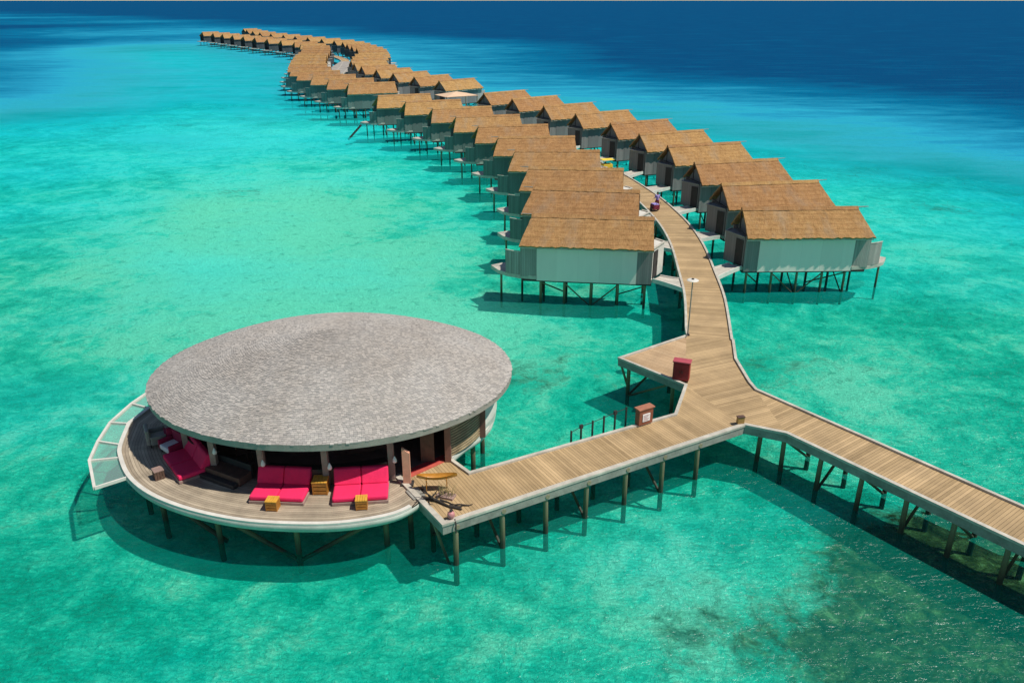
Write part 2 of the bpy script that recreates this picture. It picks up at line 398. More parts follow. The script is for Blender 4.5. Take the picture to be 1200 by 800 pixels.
def water_mat():
    m, t, b = newmat('lagoon_water'); t.nodes.remove(b)
    g = N(t, 'ShaderNodeNewGeometry'); pos = g.outputs['Position']
    big = noise(t, mapping(t, pos, (.8, 1.5, 1), (0, 0, R(-18))), .028, 7, .68); mid = noise(t, mapping(t, pos, (1, 1.6, 1)), .16, 5, .6)
    d = att(t, 'depth'); p = att(t, 'pool')
    dd = mth(t, 'ADD', mth(t, 'ADD', d, mth(t, 'MULTIPLY', p, .72)), mth(t, 'MULTIPLY', mth(t, 'SUBTRACT', big.outputs[0], .5), .42), True)
    stk = noise(t, mapping(t, pos, (.5, 1.9, 1), (0, 0, R(-10))), .11, 6, .7)
    dd = mth(t, 'ADD', dd, mth(t, 'MULTIPLY', mth(t, 'MULTIPLY', mth(t, 'SUBTRACT', stk.outputs[0], .49), .5), mth(t, 'MINIMUM', mth(t, 'MULTIPLY', d, 2.2), 1.0)), True)
    # how the water column tints what is below it, and the blue it scatters itself
    tint = ramp(t, [(0, (.44, .90, .77)), (.10, (.32, .93, .91)), (.22, (.17, .89, .97)), (.36, (.18, .78, .90)), (.6, (.05, .5, .62)), (1, (.02, .2, .3))], dd)
    scat = ramp(t, [(0, (.002, .52, .37)), (.10, (.003, .64, .58)), (.22, (.006, .60, .66)), (.36, (.03, .46, .56)), (.54, (.015, .27, .42)), (.74, (.0, .125, .25)), (1, (.0, .055, .15))], dd)
    # cloudier, paler streaks over the sand shoal in the middle of the lagoon
    fac = ramp(t, [(0, (.15,)*3), (.15, (.28,)*3), (.34, (.62,)*3), (.5, (1, 1, 1))], dd)
    tr = N(t, 'ShaderNodeBsdfTransparent'); t.links.new(tint.outputs[0], tr.inputs[0])
    di = N(t, 'ShaderNodeBsdfDiffuse')
    sc2 = mixc(t, mth(t, 'MULTIPLY', mth(t, 'SUBTRACT', mid.outputs[0], .42, True), .8), scat.outputs[0], (.02, .50, .46))
    shf = mth(t, 'MULTIPLY', att(t, 'shoal'), mth(t, 'ADD', .35, mth(t, 'MULTIPLY', mid.outputs[0], .8)), True)
    sc3 = mixc(t, shf, scat.outputs[0], (.13, .78, .62)); t.links.new(sc3, di.inputs[0])
    # waves: swell, chop and fine ripples
    w1 = noise(t, mapping(t, pos, (.55, 1.5, 1), (0, 0, R(-12))), .55, 4, .6, .4)
    w2 = noise(t, mapping(t, pos, (.8, 1.6, 1), (0, 0, R(18))), 2.2, 4, .6, .3)
    h = mth(t, 'ADD', mth(t, 'MULTIPLY', w1.outputs[0], .7), mth(t, 'MULTIPLY', w2.outputs[0], .3))
    bp = N(t, 'ShaderNodeBump'); bp.inputs['Strength'].default_value = .8; bp.inputs['Distance'].default_value = .6; t.links.new(h, bp.inputs['Height'])
    t.links.new(bp.outputs[0], di.inputs['Normal'])
    gl = N(t, 'ShaderNodeBsdfGlossy'); gl.inputs['Roughness'].default_value = .16; t.links.new(bp.outputs[0], gl.inputs['Normal'])
    m1 = N(t, 'ShaderNodeMixShader'); t.links.new(fac.outputs[0], m1.inputs[0]); t.links.new(tr.outputs[0], m1.inputs[1]); t.links.new(di.outputs[0], m1.inputs[2])
    fr = N(t, 'ShaderNodeFresnel'); fr.inputs['IOR'].default_value = 1.33; t.links.new(bp.outputs[0], fr.inputs['Normal'])
    ff = mth(t, 'MINIMUM', mth(t, 'MULTIPLY', fr.outputs[0], .5), .022)
    m2 = N(t, 'ShaderNodeMixShader'); t.links.new(ff, m2.inputs[0]); t.links.new(m1.outputs[0], m2.inputs[1]); t.links.new(gl.outputs[0], m2.inputs[2])
    t.links.new(m2.outputs[0], t.nodes['Material Output'].inputs[0])
    return m

def bed_mat():
    m, t, b = newmat('lagoon_bed')
    g = N(t, 'ShaderNodeNewGeometry'); pos = g.outputs['Position']
    k = att(t, 'reef')
    n1 = noise(t, pos, .17, 7, .68, .8); n2 = noise(t, pos, .75, 6, .72, .4); n3 = noise(t, pos, 1.15, 6, .75, .8); n4 = noise(t, mapping(t, pos, (1, 1.7, 1), (0, 0, R(20))), 3.2, 5, .7, 1.0)
    sh_ = att(t, 'shoal')
    f = mth(t, 'ADD', mth(t, 'ADD', mth(t, 'MULTIPLY', n1.outputs[0], .52), mth(t, 'MULTIPLY', n2.outputs[0], .34)), mth(t, 'MULTIPLY', n4.outputs[0], .14))
    f = mth(t, 'ADD', f, mth(t, 'MULTIPLY', sh_, .20))
    # turf-covered sand, bare sand, bleached rubble
    sand = ramp(t, [(.40, (.008, .37, .32)), (.475, (.02, .58, .53)), (.54, (.18, .80, .72)), (.61, (.80, .95, .86))], f)
    coral = ramp(t, [(.38, (.02, .03, .015)), (.5, (.12, .085, .04)), (.60, (.26, .18, .08)), (.70, (.70, .48, .26))], n3.outputs[0])
    km = mth(t, 'MULTIPLY', mth(t, 'SUBTRACT', mth(t, 'ADD', k, mth(t, 'MULTIPLY', mth(t, 'SUBTRACT', n2.outputs[0], .5), 1.5)), .20), 2.6, True)
    spn = noise(t, pos, 1.0, 6, .72, .4)
    sp = ramp(t, [(.55, (0, 0, 0)), (.70, (.62,)*3)], spn.outputs[0])
    c = mixc(t, sp.outputs[0], sand.outputs[0], (.03, .26, .22)); c = mixc(t, km, c, coral.outputs[0])
    t.links.new(c, b.inputs['Base Color']); b.inputs['Roughness'].default_value = 1.0; b.inputs['Specular IOR Level'].default_value = 0
    hh = mth(t, 'ADD', n2.outputs[0], mth(t, 'MULTIPLY', n4.outputs[0], .6))
    bump(t, hh, 1.0, .45, b)
    return m

radii = [4*(90000/4)**(i/190) for i in range(191)]
angs = [2*math.pi*i/300 for i in range(300)]
sea = sheet('water', water_mat(), lambda d, p, k, x, y: WZ, radii, angs, None); tag(sea, kind='structure')
bed = sheet('seabed', bed_mat(), lambda d, p, k, x, y: BZ - 14*d*d - 4*p + .15*math.sin(x*.3)*math.cos(y*.27), radii, angs, None); tag(bed, kind='structure')

# ------------------------------------------------------------------ boardwalk
CL = [(12.05,44.7),(13.4,51.9),(14.1,57.8),(14.8,64.7),(15.0,71),(14.7,77),(14.2,82),(13.3,87.5),(12.0,94),(9.9,102),(7.2,110),(3.4,119),(-1.2,128),(-7,137.5),(-12.5,148),(-17.8,159),(-23.0,170),(-28,180.5),(-33.2,190.5),(-38,200),(-42.5,211),(-46,223),(-49,236),(-50.5,248),(-52,260),(-54,273),(-57,287),(-61,300),(-67,314),(-75,328),(-84,342),(-93,355),(-102,368),(-111,381),(-120,394),(-129,407),(-138,420),(-148,433),(-158,447)]
def catmull(P, n):
    out = []
    for i in range(len(P)-1):
        p0 = Vector(P[max(i-1, 0)]); p1 = Vector(P[i]); p2 = Vector(P[i+1]); p3 = Vector(P[min(i+2, len(P)-1)])
        for k in range(n):
            t = k/n
            out.append(.5*((2*p1)+(-p0+p2)*t+(2*p0-5*p1+4*p2-p3)*t*t+(-p0+3*p1-3*p2+p3)*t**3))
    out.append(Vector(P[-1])); return out
cl = catmull(CL, 4)
HW = 1.36
def offset(line, d):
    o = []
    for i, p in enumerate(line):
        t = (line[min(i+1, len(line)-1)] - line[max(i-1, 0)]).normalized(); o.append(p + Vector((-t.y, t.x))*d)
    return o
left_e, right_e = offset(cl, HW), offset(cl, -HW)
bw = empty('boardwalk', (11, 40, 0)); tag(bw, 'long branching plank boardwalk on timber piles joining the round pavilion to the thatched villas', 'boardwalk')
def at_bw(o): o.parent = bw; o.matrix_parent_inverse = Matrix.Translation((-11, -40, 0)); return o
def bbuild(mb, name, mat, **k): return at_bw(mb.build(name, mat, None, **k))
# planked strips
mb = MB(); s = 0
for i in range(len(cl)-1):
    ds = (cl[i+1]-cl[i]).length
    a, b_, c_, d_ = right_e[i], right_e[i+1], left_e[i+1], left_e[i]
    if i == 0: a = Vector((13.43, 44.34)); d_ = Vector((10.72, 45.01))
    mb.face([(a.x,a.y,0),(b_.x,b_.y,0),(c_.x,c_.y,0),(d_.x,d_.y,0)], [(s,0),(s+ds,0),(s+ds,2.7),(s,2.7)])
    mb.face([(d_.x,d_.y,-.14),(c_.x,c_.y,-.14),(b_.x,b_.y,-.14),(a.x,a.y,-.14)])
    s += ds
bbuild(mb, 'plank_deck', M['deck'])
def rotuv(ang):
    c, s_ = math.cos(ang), math.sin(ang); return lambda p: (p[0]*c+p[1]*s_, -p[0]*s_+p[1]*c)
angL = math.atan2(33.9-25.95, 11.3+2.70)
RD = Vector((.597, -.802)); END = 24
nearE = Vector((13.12, 33.07)) + RD*END; farE = Vector((12.95, 37.67)) + RD*(END+3)
P_left = [(-2.70,25.95),(11.30,33.90),(9.34,38.22),(8.17,34.94),(-1.86,29.58),(-3.0,30.93),(-4.75,29.45),(-4.95,29.2)]
mb = MB().prism(P_left, -.14, .005, rotuv(angL)); bbuild(mb, 'plank_deck', M['deck'])
P_junc = [(9.34,38.22),(11.30,33.90),(13.12,33.07),(12.95,37.67),(12.88,41.6),(13.43,44.34),(10.72,45.01)]
mb = MB().prism(P_junc, -.14, 0, rotuv(math.atan2(.80, .1)+.55)); bbuild(mb, 'plank_deck', M['deck'])
P_right = [(13.12,33.07), tuple(nearE), tuple(farE), (12.95,37.67)]
mb = MB().prism(P_right, -.14, 0, rotuv(math.atan2(RD.y, RD.x))); bbuild(mb, 'plank_deck', M['deck'])
P_plat = [(9.34,38.22),(10.72,45.01),(10.55,44.5),(6.21,41.71)]
mb = MB().prism([(9.34,38.22),(10.72,45.01),(6.21,41.71)], -.14, 0, rotuv(.85)); bbuild(mb, 'plank_deck', planks('side_platform_planks', (.42,.27,.14), (.58,.40,.23), .15, 0))
# kerbs (white raised edge) and edge beams
def kerb(pts, wd=.16, z=.10):
    mb = MB().sweep(pts, wd, -.02, z); bbuild(mb, 'kerb', M['kerb'])
    mb = MB().sweep(pts, wd*.7, -.42, -.023); bbuild(mb, 'edge_beam', M['beam'])
kerb([(p.x, p.y) for p in right_e[::-1]] + [(13.43,44.34),(12.88,41.6),(12.85,38.6),(12.95,37.67), tuple(farE)])
kerb([(p.x, p.y) for p in left_e[::-1]] + [(10.72,45.01)])
kerb([(10.72,45.01),(6.21,41.71),(9.34,38.22),(8.17,34.94),(-1.86,29.58),(-3.0,30.99)])
kerb([tuple(nearE), (13.12,33.07), (11.30,33.90)], .2)
kerb([(11.30,33.90), (-2.70,25.95), (-5.0,29.4)], .24, .09)
# piles with cross braces
pm = MB().tube((0,0,-6.0), (0,0,-.14), .125, .11, 10).mesh('pile', M['pile'])
def pile(x, y, parent=None, sc=1.0):
    o = bpy.data.objects.new('pile', pm); col.objects.link(o); o.location = (x, y, 0); o.rotation_euler = (R(random.uniform(-1,1)), R(random.uniform(-1,1)), random.uniform(0,6)); o.scale = (sc, sc, 1)
    return o
def pair(a, b, flip, cap=True):
    for p in (a, b): at_bw(pile(*p))
    z0, z1 = (-2.3, -.45) if flip else (-.45, -2.3)
    mb = MB().tube((a[0], a[1], z0), (b[0], b[1], z1), .07, .07, 6); bbuild(mb, 'brace', M['pile'])
    d = (Vector(b)-Vector(a)).normalized()*.2
    mb = MB().tube((a[0]-d.x, a[1]-d.y, -.26), (b[0]+d.x, b[1]+d.y, -.26), .11, .11, 6); bbuild(mb, 'crossbeam', M['pile'])
nL = Vector((-math.sin(angL), math.cos(angL))); tL = Vector((math.cos(angL), math.sin(angL)))
for i in range(7):
    a = Vector((-2.35, 26.25)) + tL*(2.12*i+.1); b_ = a + nL*2.35
    pair(tuple(a), tuple(b_), i % 2)
nR = Vector((.802, .597))
for i in range(9):
    a = Vector((13.05, 33.45)) + RD*(2.05*i+.15); b_ = a + nR*2.35
    pair(tuple(a), tuple(b_), i % 2)
for p in ((6.75,41.5),(8.9,39.4),(9.6,43.6),(9.55,38.9),(12.3,34.2)): at_bw(pile(*p))
for a, b_ in (((6.75,41.5,-2.3),(9.6,43.6,-.4)),((6.3,41.72,-.3),(6.75,41.5,-1.7)),((6.75,41.5,-2.3),(8.9,39.4,-.45))):
    bbuild(MB().tube(a, b_, .07, .07, 6), 'brace', M['pile'])
acc = 0; idx = 0
for i in range(1, 60):
    acc += (cl[i]-cl[i-1]).length
    if acc > 3.4:
        acc = 0; idx += 1
        a = offset(cl, 1.1)[i]; b_ = offset(cl, -1.1)[i]
        if idx <= 22: pair(tuple(a), tuple(b_), idx % 2)

# ------------------------------------------------------------------ thatched villas
def roof_slope(mb, P00, P10, P01, P11, nx=44, ny=9, th=.15, jit=.018):
    """thick thatch slope between eave (P00..P10) and ridge (P01..P11) with an uneven cut at the eave"""
    P00, P10, P01, P11 = map(Vector, (P00, P10, P01, P11))
    nrm = (P10-P00).cross(P01-P00).normalized()
    if nrm.z < 0: nrm = -nrm
    g = []; H = (P01-P00).length
    for j in range(ny+1):
        row = []
        for i in range(nx+1):
            u, v = i/nx, j/ny
            p = (P00*(1-u)+P10*u)*(1-v) + (P01*(1-u)+P11*u)*v
            p = p + nrm*(random.uniform(-jit, jit) + (.012 if j % 3 == 0 else 0))
            if j == 0: p = p + (P00-P01).normalized()*random.uniform(-.03, .09)
            if i in (0, nx): p = p + (P10-P00).normalized()*random.uniform(-.02, .02)
            row.append(p)
        g.append(row)
    L = (P10-P00).length
    for j in range(ny):
        for i in range(nx):
            uv = [(i/nx*L, j/ny*H), ((i+1)/nx*L, j/ny*H), ((i+1)/nx*L, (j+1)/ny*H), (i/nx*L, (j+1)/ny*H)]
            a, b_, c_, d = g[j][i], g[j][i+1], g[j+1][i+1], g[j+1][i]
            q = [a, b_, c_, d]
            if (b_-a).cross(d-a).z < 0: q = q[::-1]; uv = uv[::-1]
            mb.face(q, uv)
            q = [p - nrm*th for p in q][::-1]; mb.face(q, uv[::-1])
    def skirt(seq, uvs):
        for k in range(len(seq)-1):
            a, b_ = seq[k], seq[k+1]; mb.face([a, b_, b_-nrm*th, a-nrm*th], [(k*.2, 0), (k*.2+.2, 0), (k*.2+.2, .2), (k*.2, .2)])
    skirt(g[0], 0); skirt([r[0] for r in g], 0); skirt([r[-1] for r in g], 0)

EL, RL = 9.8, 9.0      # eave and ridge length
def make_villa(mirror):
    """x from the inner (boardwalk) end to the outer end; mirrored: x measured from the outer end instead"""
    X = (lambda x: EL - x) if mirror else (lambda x: x)
    root = empty('water_villa')
    T = Matrix(((-1,0,0,EL),(0,1,0,0),(0,0,1,0),(0,0,0,1))) if mirror else Matrix.Identity(4)
    def bl(mb, name, mat, parent=root, **k):
        if mirror:
            mb.v = [(EL-p[0], p[1], p[2]) for p in mb.v]; mb.f = [tuple(reversed(f)) for f in mb.f]; mb.uv = [list(reversed(u)) for u in mb.uv]
        return mb.build(name, mat, parent, **k)
    ez, rz, wy0, wy1 = 2.42, 4.25, .45, 4.05
    # floor platform with pointed terrace
    plat = [(-.1,.62),(8.5,.62),(8.52,.42),(9.8,.55),(10.8,.95),(11.6,1.6),(12.3,2.7),(11.5,3.4),(10.4,3.9),(9,4.1),(-.1,4.1)]
    bl(MB().prism(plat, -.30, -.02), 'terrace_deck', M['kerb'])
    bl(MB().box(-.05, 9.6, .5, 4.0, -.48, -.303), 'floor_beams', M['dark'])
    # outer shell walls
    w = MB(); w.box(.0, 1.1, wy0+.02, wy0+.14, -.36, ez+.05); bl(w, 'grey_end_panel', M['wallgrey'])
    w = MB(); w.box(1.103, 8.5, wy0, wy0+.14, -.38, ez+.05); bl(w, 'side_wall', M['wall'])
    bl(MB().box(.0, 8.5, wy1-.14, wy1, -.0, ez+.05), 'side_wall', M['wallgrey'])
    bl(MB().box(8.503, 9.75, wy0+.03, wy0+.11, -.1, ez), 'slatted_panel', M['slat']); bl(MB().box(8.503, 9.6, wy1-.11, wy1-.03, -.1, ez), 'slatted_panel', M['slat'])
    # end walls with gables
    w = MB()
    for x0, x1 in ((.35, .47),):
        w.face([(x0,wy0+.14,0),(x0,wy1-.14,0),(x0,wy1-.14,ez),(x0,2.25,rz-.32),(x0,wy0+.14,ez)][::-1])
        w.face([(x1,wy0+.14,0),(x1,wy1-.14,0),(x1,wy1-.14,ez),(x1,2.25,rz-.32),(x1,wy0+.14,ez)])
    bl(w, 'gable_wall', M['wallgrey'])
    w = MB()
    x0, x1 = 8.35, 8.47
    w.face([(x0,wy0+.14,0),(x0,wy1-.14,0),(x0,wy1-.14,ez),(x0,2.25,rz-.32),(x0,wy0+.14,ez)][::-1])
    w.face([(x1,wy0+.14,0),(x1,wy1-.14,0),(x1,wy1-.14,ez),(x1,2.25,rz-.32),(x1,wy0+.14,ez)])
    gw = bl(w, 'terrace_wall', M['wallgrey'])
    d = MB(); d.box(8.473, 8.51, 1.1, 3.4, .0, 2.15); bl(d, 'glass_door', M['dark'], gw)
    # timber ties in the open gable
    w = MB(); w.tube((-.02,.6,ez+.1), (-.02,3.9,ez+.1), .05, .05, 6); w.tube((-.02,2.25,ez+.1), (-.02,2.25,rz-.3), .05, .05, 6)
    bl(w, 'gable_tie', M['dark'])
    # entrance porch: angled wall, pale cap, dark doorway
    poly = [(.34,.75),(-.03,.72),(-.93,2.75),(-.3,3.45),(.34,3.5)]
    po = bl(MB().prism(poly, -.05, 2.28), 'porch_wall', M['white'] if mirror else M['wallgrey'])  # wall and cap: sun put in as white, shade put in as grey
    bl(MB().sweep(poly[1:4], .16, 2.283, 2.36), 'wall_cap', M['kerb'] if mirror else M['beam'], po)
    a, b_ = Vector((-.03,.72)), Vector((-.93,2.75)); t_ = (b_-a).normalized(); nn = Vector((-t_.y, t_.x))
    if nn.x > 0: nn = -nn
    q0 = a + t_*.12 + nn*.01; q1 = a + t_*.92 + nn*.01
    dd = MB().prism([tuple(q0), tuple(q1), tuple(q1+nn*.04), tuple(q0+nn*.04)], 0.0, 2.05)
    do = bl(dd, 'door', M['dark'])
    h = q1 - t_*.12 + nn*.07; bl(MB().tube((h.x,h.y,.9), (h.x,h.y,1.25), .02, .02, 6), 'handle', M['metal'], do)
    # terrace screen following the deck edge
    edge = [(9.753,.60),(10.3,.74),(10.9,1.05)]
    bl(MB().sweep(edge, .06, -.0, 1.75), 'terrace_screen', M['slat'])
    w = MB(); w.sweep([(9.76,.60),(10.3,.74),(10.93,1.07)], .10, 1.753, 1.81); bl(w, 'screen_rail', M['kerb'])
    w = MB(); w.box(8.9, 10.1, 1.6, 2.2, 0.0, .3); w.box(8.9, 9.3, 1.6, 2.2, .303, .55); bl(w, 'sun_couch', M['white'])
    # roof
    m = MB()
    roof_slope(m, (-.05,0,ez), (EL,0,ez), (.0,2.25,rz), (RL,2.25,rz))
    roof_slope(m, (-.05,4.5,ez), (EL,4.5,ez), (.0,2.25,rz), (RL,2.25,rz))
    rf = bl(m, 'thatched_roof', M['thatch'])
    m = MB()
    for k in range(18):
        x0 = -.05 + k*(RL+.1)/18; x1 = x0 + (RL+.1)/18 + .03; dz = random.uniform(-.008, .01)
        m.face([(x0,1.98,rz-.17+dz),(x1,1.98,rz-.17+dz),(x1,2.25,rz+.07+dz),(x0,2.25,rz+.07+dz)], [(x0,0),(x1,0),(x1,.3),(x0,.3)])
        m.face([(x0,2.25,rz+.07+dz),(x1,2.25,rz+.07+dz),(x1,2.52,rz-.17+dz),(x0,2.52,rz-.17+dz)], [(x0,.3),(x1,.3),(x1,.6),(x0,.6)])
    bl(m, 'ridge_thatch', M['thatch'], rf)
    bl(MB().tube((RL-.1,2.25,rz-.02), (RL+.9,2.25,rz+.02), .06, .03, 6), 'ridge_pole', M['beam'], rf)
    bl(MB().box(-.06, EL-.1, .06, .14, ez-.22, ez-.13), 'eave_board', M['kerb'], rf)
    # piles and braces
    xs = (.4, 2.4, 4.4, 6.4, 8.2)
    for y in (.75, 3.7):
        for x in xs: bl(MB().tube((x,y,-6), (x,y,-.483), .11, .10, 8), 'pile', M['pile'])
    bl(MB().tube((11.35,1.75,-6), (11.35,1.75,-.303), .09, .09, 8), 'pile', M['pile'])
    bl(MB().tube((9.9,3.4,-6), (9.9,3.4,-.303), .09, .09, 8), 'pile', M['pile'])
    for a, b_ in (((.4,.75,-.6),(2.4,3.7,-2.4)), ((4.4,.75,-2.4),(2.4,.75,-.6)), ((4.4,.75,-2.4),(6.4,.75,-.6)), ((8.2,.75,-.6),(6.4,3.7,-2.4)), ((8.2,3.7,-.6),(8.2,.75,-2.4)), ((4.4,3.7,-.6),(4.4,.75,-2.4))):
        bl(MB().tube(a, b_, .055, .055, 6), 'brace', M['pile'])
    return root

vR = make_villa(False); vL = make_villa(True)
RV = [(17.95,58.35,2),(18.75,67.2,9),(18.65,77.2,13),(17.9,87.0,17),(16.2,95.6,22),(13.9,104.7,26),(10.1,114.2,28),(6.0,123.2,31),(1.3,132.8,34),(-3.5,141.4,38),
      (-13.1,164.8,42),(-19.1,173.8,42),(-24.8,182.8,41),(-30.2,192.8,38),(-35.6,203,34),(-39.5,214,31),(-42.5,225,28),(-44.5,237,25),(-46,249,22),(-47.2,261,20),(-49,273,22),(-52,286,25),(-56,299,28),(-60,312,32),(-64,325,37),(-70,339,42),(-78,353,46),(-87,367,50),(-96,381,50),(-105,395,50),(-115,410,50),(-125,426,50),(-134,444,50),(-143,463,50),(-150,480,52)]
LV = [(.5,56.5,-7),(.75,65.9,-9),(.65,74.9,-6),(-.45,84.2,-1),(-2.2,93.1,4),(-4.7,102.0,9),(-8.0,111.0,13),(-11.9,120.0,17),(-16.9,128.6,19),(-22.6,137.2,20),
      (-31.6,158.6,20),(-37.5,167.6,16),(-43.0,177.0,14),(-48.6,187.5,12),(-53,198.5,10),(-56.5,210,8),(-59.5,222,6),(-62,234,4),(-64.5,246,3),(-66.5,258,3),(-68.5,270,4),(-71,283,8),(-74,297,14),(-78,311,22),(-83.5,325,32),
      (-92,339,42),(-101,352,48),(-110,365,50),(-119,378,50),(-128,391,50),(-137,404,50),(-146,417,50),(-156,430,50)]
ORD = 'nearest,second,third,fourth,fifth,sixth,seventh,eighth,ninth,tenth,eleventh,twelfth,thirteenth,fourteenth,fifteenth,sixteenth,seventeenth,eighteenth,nineteenth,twentieth,twenty-first,twenty-second,twenty-third,twenty-fourth,twenty-fifth,twenty-sixth,twenty-seventh,twenty-eighth,twenty-ninth,thirtieth,thirty-first,thirty-second,thirty-third,thirty-fourth,thirty-fifth'.split(',')
FAR = {'thatched_roof', 'side_wall', 'gable_wall', 'grey_end_panel', 'terrace_deck', 'terrace_wall', 'floor_beams', 'porch_wall', 'slatted_panel', 'pile', 'brace'}
def place(proto, lst, side):
    dim = {}
    for i, (x, y, a) in enumerate(lst):
        if i == 0: o = proto
        elif i < 15: o = copy_tree(proto)
        else: o = copy_tree(proto, only=FAR)
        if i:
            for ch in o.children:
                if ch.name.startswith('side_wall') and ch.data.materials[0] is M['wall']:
                    k = ('wallmid' if side == 'right' else 'wallgreen') if i < 19 else 'wallfar'
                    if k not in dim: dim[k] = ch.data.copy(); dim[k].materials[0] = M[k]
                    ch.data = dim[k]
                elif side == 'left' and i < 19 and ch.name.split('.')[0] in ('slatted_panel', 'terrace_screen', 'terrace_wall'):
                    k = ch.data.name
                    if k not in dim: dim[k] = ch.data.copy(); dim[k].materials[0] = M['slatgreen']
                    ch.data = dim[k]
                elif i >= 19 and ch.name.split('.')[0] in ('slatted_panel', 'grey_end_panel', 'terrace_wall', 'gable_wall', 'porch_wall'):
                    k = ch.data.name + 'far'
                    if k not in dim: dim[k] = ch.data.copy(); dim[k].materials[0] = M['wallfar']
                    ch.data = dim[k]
        o.location = (x, y, 0); o.rotation_euler = (0, 0, R(a))
        last = i == len(lst)-1
        wd = ORD[i] if not last else 'farthest'
        lab = ('%s thatched water villa from the camera in the %s-hand row' if i else '%s pale-walled thatched water villa at the near end of the %s-hand row') % (wd, side)
        if last: lab = 'farthest thatched water villa of the %s-hand row at its distant tip' % side
        tag(o, lab, 'villa', 'thatched water villas in the %s-hand row' % side)
place(vR, RV, 'right'); place(vL, LV, 'left')

# flared footbridges from the boardwalk to each villa door
def nearest(line, p):
    return min(range(len(line)), key=lambda i: (line[i]-p).length)
def bridge(door, inward, line, sgn):
    p = Vector(door); i = nearest(line, p + Vector((0, -1.2)))
    t = (line[min(i+1, len(line)-1)]-line[max(i-1, 0)]).normalized()
    n0 = line[i]; A = n0 - t*1.25; B = n0 + t*1.0
    dv = (n0-p).normalized(); pr = Vector((-dv.y, dv.x))
    if pr.dot(t) < 0: pr = -pr
    C, D = p + pr*.55, p - pr*.55
    Mi = (n0+p)/2
    e1 = [A, (A+D)/2*.45 + (Mi-pr*.5)*.55, D]; e2 = [B, (B+C)/2*.45 + (Mi+pr*.5)*.55, C]
    def cur(e): return [e[0]*(1-s_)**2 + e[1]*2*s_*(1-s_) + e[2]*s_*s_ for s_ in [k/6 for k in range(7)]]
    c1, c2 = cur(e1), cur(e2)
    mb = MB(); poly = [tuple(q) for q in c1] + [tuple(q) for q in reversed(c2)]
    mb.prism(poly, -.22, -.008); o = bbuild(mb, 'footbridge', M['kerb'])
    for c in (c1, c2):
        k = MB().sweep([tuple(q) for q in c], .1, -.25, .07); ko = k.build('edge_kerb', M['white'], o)
for i, (x, y, a) in enumerate(RV[:15]):
    c, s_ = math.cos(R(a)), math.sin(R(a)); lx, ly = -.45, 1.1
    bridge((x+lx*c-ly*s_, y+lx*s_+ly*c), None, right_e, 1)
for i, (x, y, a) in enumerate(LV[:15]):
    c, s_ = math.cos(R(a)), math.sin(R(a)); lx, ly = EL+.45, 1.1
    bridge((x+lx*c-ly*s_, y+lx*s_+ly*c), None, left_e, 1)
# dark plank plaza between the rows where the boardwalk widens
bbuild(MB().prism([(-48.5,232),(-46.8,248),(-48,262),(-52,284),(-58,284),(-56.2,262),(-53.6,246),(-51.5,232)], -.2, .02, rotuv(.3)), 'plaza_deck', simple('grey_plaza_planks', (.36,.33,.29), .7, .3, .5))

# ------------------------------------------------------------------ round pavilion
RC = Vector((-8.61, 34.75)); RA, RB, RZ, RH = 8.6, 7.15, 2.6, 2.04
pv = empty('round_pavilion', (RC.x, RC.y, 0)); tag(pv, 'round open-sided lounge pavilion with a low grey shingled dome roof on stilts', 'pavilion')
def pb(mb, name, mat, parent=None, **k):
    """geometry given in world metres, stored in the pavilion's own frame"""
    mb.v = [(p[0]-RC.x, p[1]-RC.y, p[2]) for p in mb.v]
    return mb.build(name, mat, parent or pv, **k)
def rp(s_, a, z=None, dz=0):
    return (RC.x + RA*s_*math.cos(a), RC.y + RB*s_*math.sin(a), (RZ + (RH-.12)*(1-s_*s_) + .17*max(0.0, 1-s_)**1.5 if z is None else z) + dz)
# shingles: every one a tilted tapered tile
mb = MB(); rings = 84
for j in range(rings):
    s0, s1 = 1.0 - j/rings, 1.0 - (j+1.5)/rings
    s1 = max(s1, .0)
    n = max(10, int(2*math.pi*7.9*s0/.145)); off = random.random()
    for k in range(n):
        a0 = 2*math.pi*(k+off)/n; a1 = a0 + 2*math.pi/n*.96; lift = .018 + random.uniform(0, .016); rag = random.uniform(-.003, .004)
        p0, p1 = rp(s0+rag, a0, dz=lift), rp(s0+rag, a1, dz=lift + random.uniform(-.006, .006)); p2, p3 = rp(s1, a1, dz=.004), rp(s1, a0, dz=.004)
        c = random.random(); c = c*c*(3-2*c)
        mb.face([p0, p1, p2, p3], c=c)
        mb.face([(p0[0],p0[1],p0[2]-.05), (p1[0],p1[1],p1[2]-.05), p1, p0], c=c*.25)
roof = pb(mb, 'dome_roof', M['shingle'])
mb = MB(); nn_ = 96
for k in range(nn_):
    a, b_ = 2*math.pi*k/nn_, 2*math.pi*(k+1)/nn_
    for s0, s1 in ((.999,.66),(.66,.33),(.33,0)):
        mb.face([rp(s0,a,dz=-.03), rp(s0,b_,dz=-.03), rp(s1,b_,dz=-.03), rp(s1,a,dz=-.03)][::1])
        mb.face([rp(s0,a,dz=-.25), rp(s0,b_,dz=-.25), rp(s1,b_,dz=-.25), rp(s1,a,dz=-.25)][::-1])
pb(mb, 'ceiling', M['brown'], roof)
ring = lambda s_, n=96: [rp(s_, 2*math.pi*k/n, 0)[:2] for k in range(n)]
pb(MB().sweep(ring(.992), .12, RZ-.27, RZ+.02, True), 'fascia', simple('grey_fascia', (.30,.28,.24), .7, .2, 1.5), roof)
pb(MB().sweep(ring(.93), .10, RZ-.42, RZ-.16, True), 'eave_beam', M['mauve'], roof)
c0 = MB(); c0.lathe([(.34,0),(.28,.04),(.0,.06)], (RC.x+.5, RC.y+.3, RZ+RH-.02), 14); pb(c0, 'crown_cap', simple('grey_cap', (.33,.30,.265), .8, .15, 3), roof)
